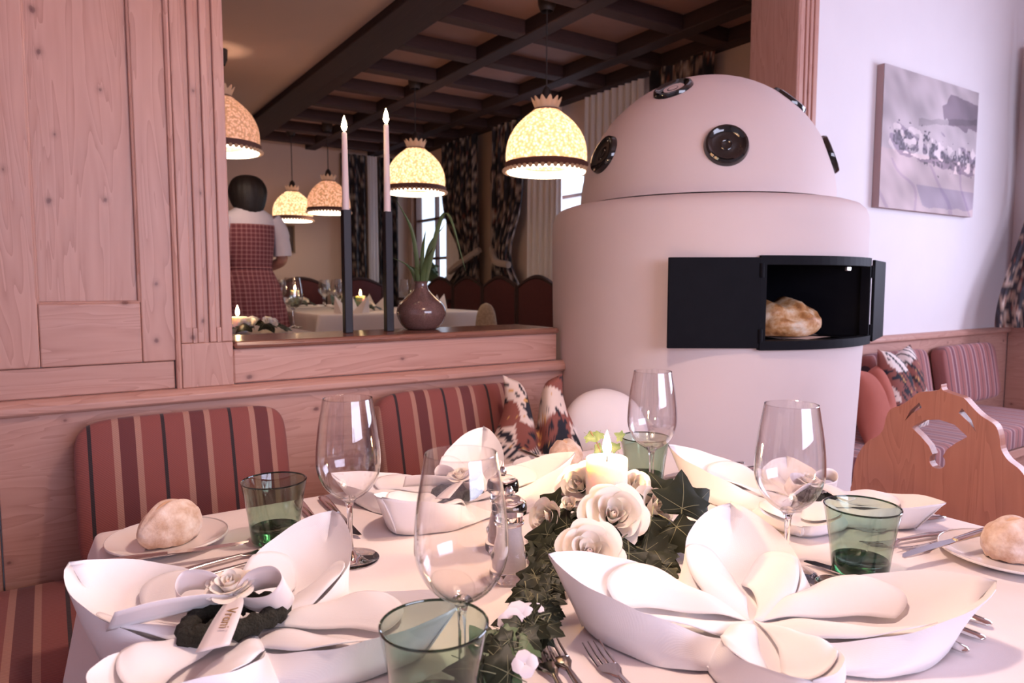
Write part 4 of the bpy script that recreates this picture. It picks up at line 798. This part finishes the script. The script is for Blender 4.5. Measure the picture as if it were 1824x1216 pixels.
pic = thing('framed_picture', 'small dark framed picture on the far beige wall', 'picture', (1.88, YFAR, 1.555)); fm = mat('gilt_frame', (.22,.12,.06), .4)
for b_ in ((-.1, -.085, -.13, .13), (.085, .1, -.13, .13), (-.085, .085, .115, .13), (-.085, .085, -.13, -.115)): G().box(b_[0], b_[1], -.02, -.001, b_[2], b_[3]).build('frame_bar', fm, pic, False, .002)
G().box(-.085, .085, -.008, -.001, -.115, .115).build('print', noisy('dark_print', (.05,.03,.03), (.12,.07,.06), 25, .6), pic, False)

# ------------------------------------------------------------------ pendant lamps with crocheted shades
def knit(name, e, hue, base=(.55,.40,.26), thru=.3):
    m = glow(name, hue, e, base); g = N(m); v = g.obj(); vo = g.n('ShaderNodeTexVoronoi'); g.t.links.new(v, vo.inputs['Vector']); vo.inputs['Scale'].default_value = 75
    d = vo.outputs['Distance']; k = g.ramp(d, [(.0, hue), (.30, tuple(h*.85 for h in hue)), (.46, tuple(h*q for h, q in zip(hue, (.6, .42, .28)))), (.62, (.10,.035,.015))]); g.link(k, g.b.inputs['Emission Color']); g.bump(g.math('SUBTRACT', 1., d), .8, .01)
    o = m.node_tree.nodes['Material Output']; a = g.n('ShaderNodeMixShader'); a.inputs[0].default_value = thru; tl = g.n('ShaderNodeBsdfTranslucent'); tl.inputs[0].default_value = (.9,.66,.42,1); tp = g.n('ShaderNodeBsdfTransparent'); b2 = g.n('ShaderNodeMixShader'); b2.inputs[0].default_value = .25
    L = m.node_tree.links; L.new(tl.outputs[0], b2.inputs[1]); L.new(tp.outputs[0], b2.inputs[2]); L.new(g.b.outputs[0], a.inputs[1]); L.new(b2.outputs[0], a.inputs[2]); L.new(a.outputs[0], o.inputs[0]); return m
KNIT_Y = knit('lit_crochet', 1.5, (1,.82,.54)); KNIT_P = knit('pink_crochet', .75, (1,.50,.40), thru=.12); KNIT_D = knit('dim_crochet', .40, (1,.56,.48), (.45,.28,.24), thru=.07)
LINER = glow('lamp_liner', (1,.86,.66), 3.2, (.9,.85,.75)); BANDM = noisy('shade_band', (.24,.12,.10), (.18,.09,.08), 30, .9); RUFF = glow('shade_ruffle', (.8,.42,.26), .16, (.4,.25,.18)); CORDM = mat('lamp_cord', (.04,.025,.02), .6)
def pendant(label, c, dia, m, power, lit=LINER, zc=2.5, col=WARM):
    r = dia/2; o = thing('pendant_lamp', label, 'lamp', c, 0, 'pendant lamps with crocheted shades')        # origin at the rim centre
    prof = [(r*1.0, .0), (r*1.01, r*.10), (r*1.0, r*.35), (r*.94, r*.60), (r*.80, r*.86), (r*.60, r*1.08), (r*.40, r*1.24), (r*.30, r*1.32)]
    G().lathe(spl2(prof, 5), 48, (0,0,r*.16)).build('shade', m, o, ang=180)
    G().lathe([(r*1.01, -.0), (r*1.045, r*.02), (r*1.045, r*.17), (r*1.01, r*.19)], 48).build('shade_band', BANDM, o)
    bs = G(); [bs.sphere((r*1.05*cos(a), r*1.05*sin(a), -.002), r*.055, 5, 7) for a in np.linspace(0, 2*pi, 44, endpoint=False)]; q = bs.build('bobble_fringe', RUFF, o); q['kind'] = 'stuff'
    G().lathe([(r*.97, -r*.06), (r*.98, -r*.02), (r*.97, r*.02), (r*.55, r*.06)], 40).build('diffuser', lit, o, ang=180)
    def ruf(u, v): a = 2*pi*v; k = 1+.10*sin(12*a)*u; return (r*lerp(.27, .36, u)*k*cos(a), r*lerp(.27, .36, u)*k*sin(a), r*lerp(1.46, 1.72, u)+.01*sin(12*a)*u)
    G().grid(ruf, 5, 96, 0, True).build('ruffle', RUFF, o, ang=180); G().tube([(r*.31*cos(a), r*.31*sin(a), r*1.47) for a in np.linspace(0, 2*pi, 25)], r*.03, 6, cap=False).build('drawstring', BANDM, o)
    G().lathe([(.006, r*2.05), (.02, r*1.95), (.03, r*1.72), (.024, r*1.5)], 14).build('socket', CORDM, o); G().tube([(0,0,r*.9), (0,0,zc-c[2])], .0035, 6).build('cord', CORDM, o); G().lathe([(.03, -.10), (.042, -.07), (.045, 0)], 16, (0, 0, zc-c[2])).build('ceiling_rose', CORDM, o)
    if power: point('lamp_bulb', (c[0], c[1], c[2]+r*.55), power, col, .05)
    return o
def lamp_at(px, py, wpx, dia): return at(px, py, d=dia*F/wpx)
pendant('bright pendant lamp with cream crocheted shade hanging beside the stove dome', lamp_at(973, 304, 150, .40), .38, KNIT_Y, 3.2)
pendant('bright pendant lamp with cream crocheted shade behind the two taper candles', lamp_at(741, 342, 108, .40), .38, KNIT_Y, 2.6)
pendant('pinkish pendant lamp beside the taper candle with ruffle dark', lamp_at(586, 378, 76, .36), .35, KNIT_P, 1.2)
pendant('small pale pendant lamp hung over the far table by the framed picture', lamp_at(522, 392, 70, .34), .33, KNIT_Y, 1.3)
pendant('dim pink pendant lamp half hidden by the fluted pine post', lamp_at(396, 268, 130, .40), .39, KNIT_D, 5, zc=2.42)
pendant('pendant lamp hanging over the rose centrepiece table', Vector((.62, .66, 1.78)), .40, KNIT_Y, 22, zc=2.95, col=(1, .74, .62))

# ------------------------------------------------------------------ things on the sill
def taper(label, px, ytop, yhold, ybase):
    b = at(px, ybase, z=1.0); 
    return b
HOLD = noisy('dark_holder', (.010,.006,.009), (.015,.009,.012), 20, .4, Specular_IOR_Level=.3)
for lb, pxb, pxt, yt, yh_ in (('tall lit white taper candle in a dark stick holder, nearer the fluted post', 620, 621, 236, 374), ('tall lit white taper candle in a dark stick holder, next to the brown vase', 693, 688, 221, 377)):
    b = at(pxb, 587, y=1.87); b.z = 1.0; top = at(pxt, yt, y=1.87).z-1.0; hh = at(pxb, yh_, y=1.87).z-1.0
    o = thing('candle_stick', lb, 'candle', b, 0, 'taper candles on the sill'); G().box(-.0115, .0115, -.0115, .0115, 0, hh).build('holder', HOLD, o, False, .002)
    G().lathe([(.0005, hh-.01), (.0105, hh-.01), (.0095, hh+.03), (.0072, top-.004), (.005, top), (.0005, top-.001)], 20).build('taper', mat('white_wax', (.84,.70,.68), .4, Subsurface_Weight=.4, Subsurface_Radius=(.01,.006,.004)), o); flame(o, top+.001, 1.25)
    G().tube([(0,0,top-.002), (0,0,top+.008)], .0012, 5).build('wick', WICK, o); point('candle_light', (b.x, b.y, 1.0+top+.02), .35, (1,.62,.3), .008)
vs_ = thing('floor_vase', 'bulbous brown speckled glass vase with long green leaves on the sill', 'vase', (.93, 1.895, 1.0)); vs_.name = 'bulbous_vase'
VASE = mat('smoky_brown_glaze', (.17,.085,.075), .12, Coat_Weight=.5); g = N(VASE); g.col(g.mix(g.noise(g.obj(), 300, 2), (.07,.032,.03), (.22,.13,.115)))
G().lathe(spl2([(.0005,.001),(.042,.001),(.062,.018),(.0735,.048),(.066,.075),(.042,.098),(.0225,.118),(.0185,.135),(.0205,.142)], 4), 44).build('body', VASE, vs_, ang=60)
G().lathe([(.0205,.142),(.0195,.143),(.016,.12),(.014,.1)], 24).build('neck_lining', VASE, vs_)
BLADE = noisy('long_leaf', (.06,.10,.035), (.10,.14,.05), 20, .5)
for tipx, tipy, d in ((758, 410, 2.02), (792, 400, 2.1), (706, 356, 2.02), (830, 483, 2.0), (722, 470, 2.0), (772, 440, 1.95), (690, 455, 2.05)):
    t = at(tipx, tipy, d=d)-Vector((.93, 1.895, 1.0)); a = Vector((t.x*.05, t.y*.05, .12)); up_ = max(t.z, .2)*1.05; m1 = Vector((t.x*.35, t.y*.35, lerp(.12, up_, .6))); 
    if tipx == 830: m1 = Vector((t.x*.55, t.y*.55, .34))
    P = spl([a, m1, t], 8); g = G(); k = len(P); sd = RT
    g.v = [tuple(p+sd*(.0075*s*(1-(i/(k-1))**1.6)+.0003*s)+FW*(.003*abs(s))) for i, p in enumerate(P) for s in (-1, 0, 1)]; g.f = [(i*3+j, i*3+j+1, i*3+4+j, i*3+3+j) for i in range(k-1) for j in range(2)]; g.m = [0]*len(g.f); g.build('long_leaf', BLADE, vs_, ang=180)

# ------------------------------------------------------------------ tables, chairs and settings of the back room
CLOTHB = noisy('white_cloth_plain', (.80,.70,.66), (.76,.66,.63), 10, .85)
def btable(label, clab, x0, x1, y0, y1, z=ZF+.75, drop=.3, seed=0):
    t = thing('dining_table', label, 'table', ((x0+x1)/2, (y0+y1)/2, ZF)); hx, hy = (x1-x0)/2, (y1-y0)/2; G().box(-hx+.01, hx-.01, -hy+.01, hy-.01, .70, .744).build('table_top', BEAM, t, False)
    for sx in (-1, 1):
        for sy in (-1, 1): G().box(sx*(hx-.08)-.03, sx*(hx-.08)+.03, sy*(hy-.08)-.03, sy*(hy-.08)+.03, 0, .70).build('leg', BEAM, t, False)
    tag(cloth('tablecloth', x0, x1, y0, y1, z-.002, drop, CLOTHB, seed, nf=9), clab, 'tablecloth')
ZT = ZF+.75+.001
btable('dining table in the back room behind the brown vase', 'white tablecloth on the back room table behind the vase', 1.36, 2.50, 4.16, 5.2, seed=2); btable('dining table just behind the sill', 'white tablecloth on the table just behind the sill', -.4, .86, 2.45, 3.35, seed=3)
btable('far dining table below the framed picture', 'white tablecloth on the far table below the framed picture', 1.3, 2.3, 5.48, 6.18, seed=4)
MAROON = noisy('maroon_upholstery', (.105,.022,.022), (.075,.015,.017), 60, .9, .3, 200)
def bchair(label, x, y, rz):
    o = thing('upholstered_chair', label, 'chair', (x, y, ZF), rz, 'maroon upholstered chairs of the back room')
    def bk(sd): return lambda u, v: ((u-.5)*.46, sd*(.022*math.sin(pi*u)**.4*math.sin(pi*v)**.4+.008), .50+v*(.40+.07*sin(pi*u)))
    G().grid(bk(-1), 10, 10).grid(bk(1), 10, 10).build('backrest', MAROON, o); G().tube([(-.232, 0, .47), (-.235, 0, .89)] + [((u-.5)*.47, 0, .91+.075*sin(pi*u)) for u in np.linspace(0, 1, 13)] + [(.235, 0, .89), (.232, 0, .47)], .016, 6).build('back_frame', BEAM, o)
    G().box(-.23, .23, -.38, -.0, .42, .48).build('seat', MAROON, o, False, .02)
    for lx in (-.2, .2):
        for ly in (-.34, -.03): G().box(lx-.02, lx+.02, ly-.02, ly+.02, 0, .42).build('leg', BEAM, o, False)
    return o
for lb, x, y, a in (('maroon upholstered chair beside the stove edge', 2.97, 4.16, -90), ('maroon upholstered chair behind the speckled egg cushion', 2.97, 4.66, -90), ('maroon upholstered chair right behind the vase', 2.97, 5.16, -90), ('maroon upholstered chair under the far window sheer', 2.97, 5.66, -90), ('maroon upholstered chair at the far table by the dark curtain', 2.55, 6.55, 0), ('maroon upholstered chair under the framed picture', 1.5, 6.62, 0), ('maroon upholstered chair left under the framed picture', 1.0, 6.62, 0), ('maroon upholstered chair at the far table between lamps', 2.0, 6.62, 0)): bchair(lb, x, y, R(a))
egp = at(866, 572, d=4.3); eg = G().lathe(spl2([(.001,-.11),(.05,-.10),(.066,-.05),(.064,.0),(.052,.06),(.03,.098),(.001,.112)], 3), 28).build('egg_cushion', noisy('speckled_cream', (.62,.48,.36), (.20,.14,.10), 70, .9), None, ang=180)
eg.location = (egp.x, egp.y, 0); zt = at(866, 539, d=4.3).z; eg.location.z = zt-.112; tag(eg, 'speckled cream egg-shaped decoration on a stand right of the vase', 'decoration'); G().tube([(0,0,-.105), (0,0,-(zt-.112-ZF)+.02)], .02, 10).build('stand_pole', BEAM, eg); G().lathe([(.0005, .02), (.10, .015), (.11, 0), (.0005, 0)], 24, (0, 0, -(zt-.112-ZF))).build('stand_foot', BEAM, eg)
def bflowers(label, p, s=1., n=5):
    o = thing('flower_arrangement', label, 'flower arrangement', p, 0, 'flower arrangements of the back room')
    for i in range(n): a = 2*pi*i/n+.3; rose(o, Vector((cos(a)*.07*s, sin(a)*.07*s, .025*s)), (cos(a)*.6, sin(a)*.6, 1), .045*s, 4, a, False)
    for i in range(9): a = 2*pi*i/9; place(LV[i % 3], 'ivy_leaf', o, frame(Vector((cos(a)*.11*s, sin(a)*.11*s, .012)), (cos(a)*.5, sin(a)*.5, 1), a-pi/2, .06*s))
    settle(o, p[2]+.0005); return o
def bcandle(label, p, r=.033, h=.10, pw=.5): return candle('pillar_candle', label, p, r, h, pw, 1.2, 'pillar candles of the back room')
def btable_set(tag_, cx, cy, glab, n=4, r=.36):
    for i in range(n):
        a = 2*pi*i/n+.5; gx, gy = cx+r*cos(a), cy+r*sin(a); q = wine_glass('wine glass on %s, %s' % (tag_, ('window side', 'far side', 'wall side', 'sill side')[i]), (gx, gy), .95); q.location.z = ZT; q['group'] = 'wine glasses of the back room'
        q = tumbler('green tumbler on %s, %s' % (tag_, ('window side', 'far side', 'wall side', 'sill side')[i]), (gx+.09, gy-.05), .95); q.location.z = ZT; q['group'] = 'green tumblers of the back room'
pA = Vector((*at(662, 548, z=ZT)[:2], ZT)); pA = Vector((1.82, 4.66, ZT)); bflowers('roses and ivy round the candle on the table behind the vase', pA); bcandle('lit pillar candle on the back table behind the taper candles', pA)
btable_set('the back table behind the vase', 1.95, 4.72, 'a')
pB = at(519, 520, d=6.2); pB = Vector((1.72, 5.86, ZT)); bflowers('roses round the candle on the far table', pB, 1.15); bcandle('lit pillar candle on the far table below the framed picture', pB, .036, .13)
btable_set('the far table', 1.78, 5.84, 'b', 4, .24)
pC = at(429, 592, z=ZT); pC = Vector((.575, 2.78, ZT)); bflowers('roses beside the candle right behind the sill by the post', Vector((.665, 2.80, ZT)), .9); bcandle('lit pillar candle right behind the sill at the fluted post', Vector((.60, 2.79, ZT)), .034, .06, .3)
pD = at(522, 534, d=2.95); q = wine_glass('wine glass behind the sill in front of the checked dress', (pD.x, pD.y), .92); q.location.z = ZT-.01+.01; q['group'] = 'wine glasses of the back room'
NAPB = noisy('folded_napkin_cloth', (.82,.73,.70), (.76,.68,.66), 10, .9)
for lb, x, y, rz in (('pointed white napkin on the back table at the window side', 2.36, 4.62, .3), ('pointed white napkin on the back table near the vase', 1.62, 4.3, 1.2), ('pointed white napkin on the back table at the far side', 2.1, 5.12, 2.), ('pointed white napkin on the far table', 1.42, 5.62, .7)):
    o = thing('pointed_napkin', lb, 'napkin', (x, y, ZT), rz, 'pointed napkins of the back room')
    for k in range(3): q = G().add([(0,0,.001), (.10,-.05,.001), (.12,.0,.11), (.10,.05,.001)], [(0,1,2), (0,2,3), (1,3,2)]).build('napkin_point', NAPB, o, False); q.rotation_euler = (0, 0, k*2.1); q.modifiers.new('thick', 'SOLIDIFY').thickness = .002
pot = thing('potted_plant', 'potted plant with green leaves on the far window ledge', 'plant', (3.02, 5.98, 1.0)); G().lathe([(.001,0),(.055,0),(.075,.12),(.068,.12),(.06,.1),(.001,.1)], 20).build('pot', NAPB, pot)
for i in range(14): a = i*2.4; place(LV[3], 'leaf', pot, frame((.05*cos(a), .05*sin(a), .15+.012*i), (cos(a), sin(a), .6), a, .10))
G().box(-.10, .13, -.55, .5, -.03, 0).build('window_ledge', BEAM, None, False).location = (3.02, 5.98, .999); lg = bpy.data.objects['window_ledge']; struct(lg); lg.name = 'trim_5'

# ------------------------------------------------------------------ the woman with her back to us
SKIN = mat('skin', (.50,.25,.19), .55, Subsurface_Weight=.15, Subsurface_Radius=(.01,.004,.002)); HAIR = noisy('black_hair', (.012,.008,.008), (.022,.014,.013), 60, .55, .5, 120)
wo = thing('person', 'person seen from behind in a checked maroon pinafore dress and white blouse', 'person', (1.075, 4.60, ZF), R(6)); 
J = {'pel': (0,0,.90,.125), 'wai': (0,0,1.02,.105), 'che': (0,.0,1.20,.125), 'nb': (0,-.01,1.36,.06), 'nk': (0,0,1.42,.048), 'hd': (0,.015,1.49,.080), 'ht': (0,.01,1.55,.07)}
E_ = [('pel','wai'), ('wai','che'), ('che','nb'), ('nb','nk'), ('nk','hd'), ('hd','ht')]
for s, n in ((1, 'r'), (-1, 'l')):
    J.update({'sh'+n: (s*.15,-.005,1.33,.04), 'el'+n: (s*.205,-.02,1.08,.040), 'wr'+n: (s*.13,.17,1.02,.026), 'pa'+n: (s*.10,.22,1.01,.026), 'hp'+n: (s*.085,0,.86,.09), 'kn'+n: (s*.085,.01,.47,.058), 'an'+n: (s*.085,-.01,.09,.036), 'to'+n: (s*.095,.13,.03,.03)})
    E_ += [('nb','sh'+n), ('sh'+n,'el'+n), ('el'+n,'wr'+n), ('wr'+n,'pa'+n), ('pel','hp'+n), ('hp'+n,'kn'+n), ('kn'+n,'an'+n), ('an'+n,'to'+n)]
    for k, (fx, fy, fz) in enumerate(((-.028,.05,.012), (-.012,.075,-.004), (-.002,.08,-.008), (.010,.072,-.012), (.022,.055,-.016))):
        b = J['pa'+n]; J['f%d%s' % (k, n)] = (b[0]-s*.02+s*fx*.9, b[1]+fy*.6, b[2]+fz, .009); J['g%d%s' % (k, n)] = (b[0]-s*.03+s*fx, b[1]+fy, b[2]+fz-.02, .0075); E_ += [('pa'+n, 'f%d%s' % (k, n)), ('f%d%s' % (k, n), 'g%d%s' % (k, n))]
ks = list(J); me = bpy.data.meshes.new('body'); me.from_pydata([J[k][:3] for k in ks], [(ks.index(a), ks.index(b)) for a, b in E_], []); bod = bpy.data.objects.new('body', me); COL.objects.link(bod); bod.parent = wo; me.materials.append(SKIN)
bod.modifiers.new('skin', 'SKIN'); 
for i, k in enumerate(ks): sv = me.skin_vertices[0].data[i]; sv.radius = (J[k][3],)*2; sv.use_root = (k == 'pel')
md = bod.modifiers.new('sub', 'SUBSURF'); md.levels = md.render_levels = 2; bod.modifiers['skin'].use_smooth_shade = True
PLAID = mat('maroon_check', (.16,.045,.06), .9); g = N(PLAID); sp = g.sep(g.obj())
def ln(c, p, w_): return g.math('LESS_THAN', g.math('FRACT', g.math('DIVIDE', g.math('ADD', c, 5.), p)), w_)
fac = g.math('ADD', g.math('MULTIPLY', ln(sp[0], .026, .3), .5), g.math('MULTIPLY', ln(sp[2], .026, .3), .5)); g.col(g.mix(fac, (.17,.042,.055), (.42,.20,.21)))
def ringd(z, rx, ry, n=72, pl=0, k=18, oy=0): return [((rx+pl*sin(k*2*pi*i/n))*cos(2*pi*i/n), oy+(ry+pl*sin(k*2*pi*i/n))*sin(2*pi*i/n), z) for i in range(n)]
def loft(rings): n = len(rings[0]); return G().add([p for r_ in rings for p in r_], [(j*n+i, j*n+(i+1) % n, (j+1)*n+(i+1) % n, (j+1)*n+i) for j in range(len(rings)-1) for i in range(n)])
bodice = loft([ringd(z, a, b) for z, a, b in ((1.03,.128,.105), (1.10,.140,.112), (1.20,.152,.122), (1.27,.158,.121), (1.30,.162,.120))]).build('dress', PLAID, wo)
loft([ringd(z, a, b, pl=p) for z, a, b, p in ((1.035,.130,.107,0), (1.0,.140,.118,.003), (.93,.172,.145,.006), (.80,.20,.168,.010), (.6,.235,.2,.014), (.35,.27,.235,.018))]).build('pleated_skirt', PLAID, bodice, ang=80)
G().tube(ringd(1.033, .129, .106, 36)+[ringd(1.033, .129, .106, 36)[0]], .008, 6).build('waist_seam', PLAID, bodice)
BLOU = noisy('white_blouse', (.68,.62,.70), (.60,.55,.64), 20, .85); bl_ = loft([ringd(z, a, b) for z, a, b in ((1.22,.150,.114), (1.29,.162,.116), (1.335,.165,.104), (1.368,.14,.09), (1.395,.095,.075), (1.412,.070,.064))]).build('blouse', BLOU, wo)
for s in (1, -1): G().tube(spl([(s*.135,-.005,1.34), (s*.178,-.01,1.27), (s*.198,-.018,1.17), (s*.202,-.02,1.11)], 5), [.062]+[.063]*7+[.056]*8, 14, cap=False).build('sleeve', BLOU, bl_)
def hairf(u, v):
    a, b = pi*u*.80, 2*pi*v; k = 1+.03*sin(17*b)*sin(a)+.02*sin(31*b+8*u); back = max(0, -sin(b)); x = .112*sin(a)**.7*cos(b)*k; y = .008+.118*sin(a)**.7*sin(b)*k; z = 1.495+.112*cos(a)-.05*back*smooth01((u-.6)/.4)
    if sin(b) > .35 and u > .55: y = min(y, .06); 
    return (x, y, z)
G().grid(hairf, 22, 48, 0, True).build('hair', HAIR, wo, ang=180)
fa = G().sphere((0,.085,1.475), (.012,.022,.02), 6, 8).sphere((-.032,.078,1.498), (.012,.010,.008), 6, 8).sphere((.032,.078,1.498), (.012,.010,.008), 6, 8).sphere((0,.084,1.437), (.026,.012,.007), 6, 8); fa.build('face', SKIN, wo)
for s in (1, -1): G().sphere((s*.085,.01,1.475), (.012,.02,.03), 6, 8).build('ear', SKIN, wo); G().sphere((s*.09,.05,.035), (.045,.12,.035), 8, 10).build('shoe', BLACKM, wo)
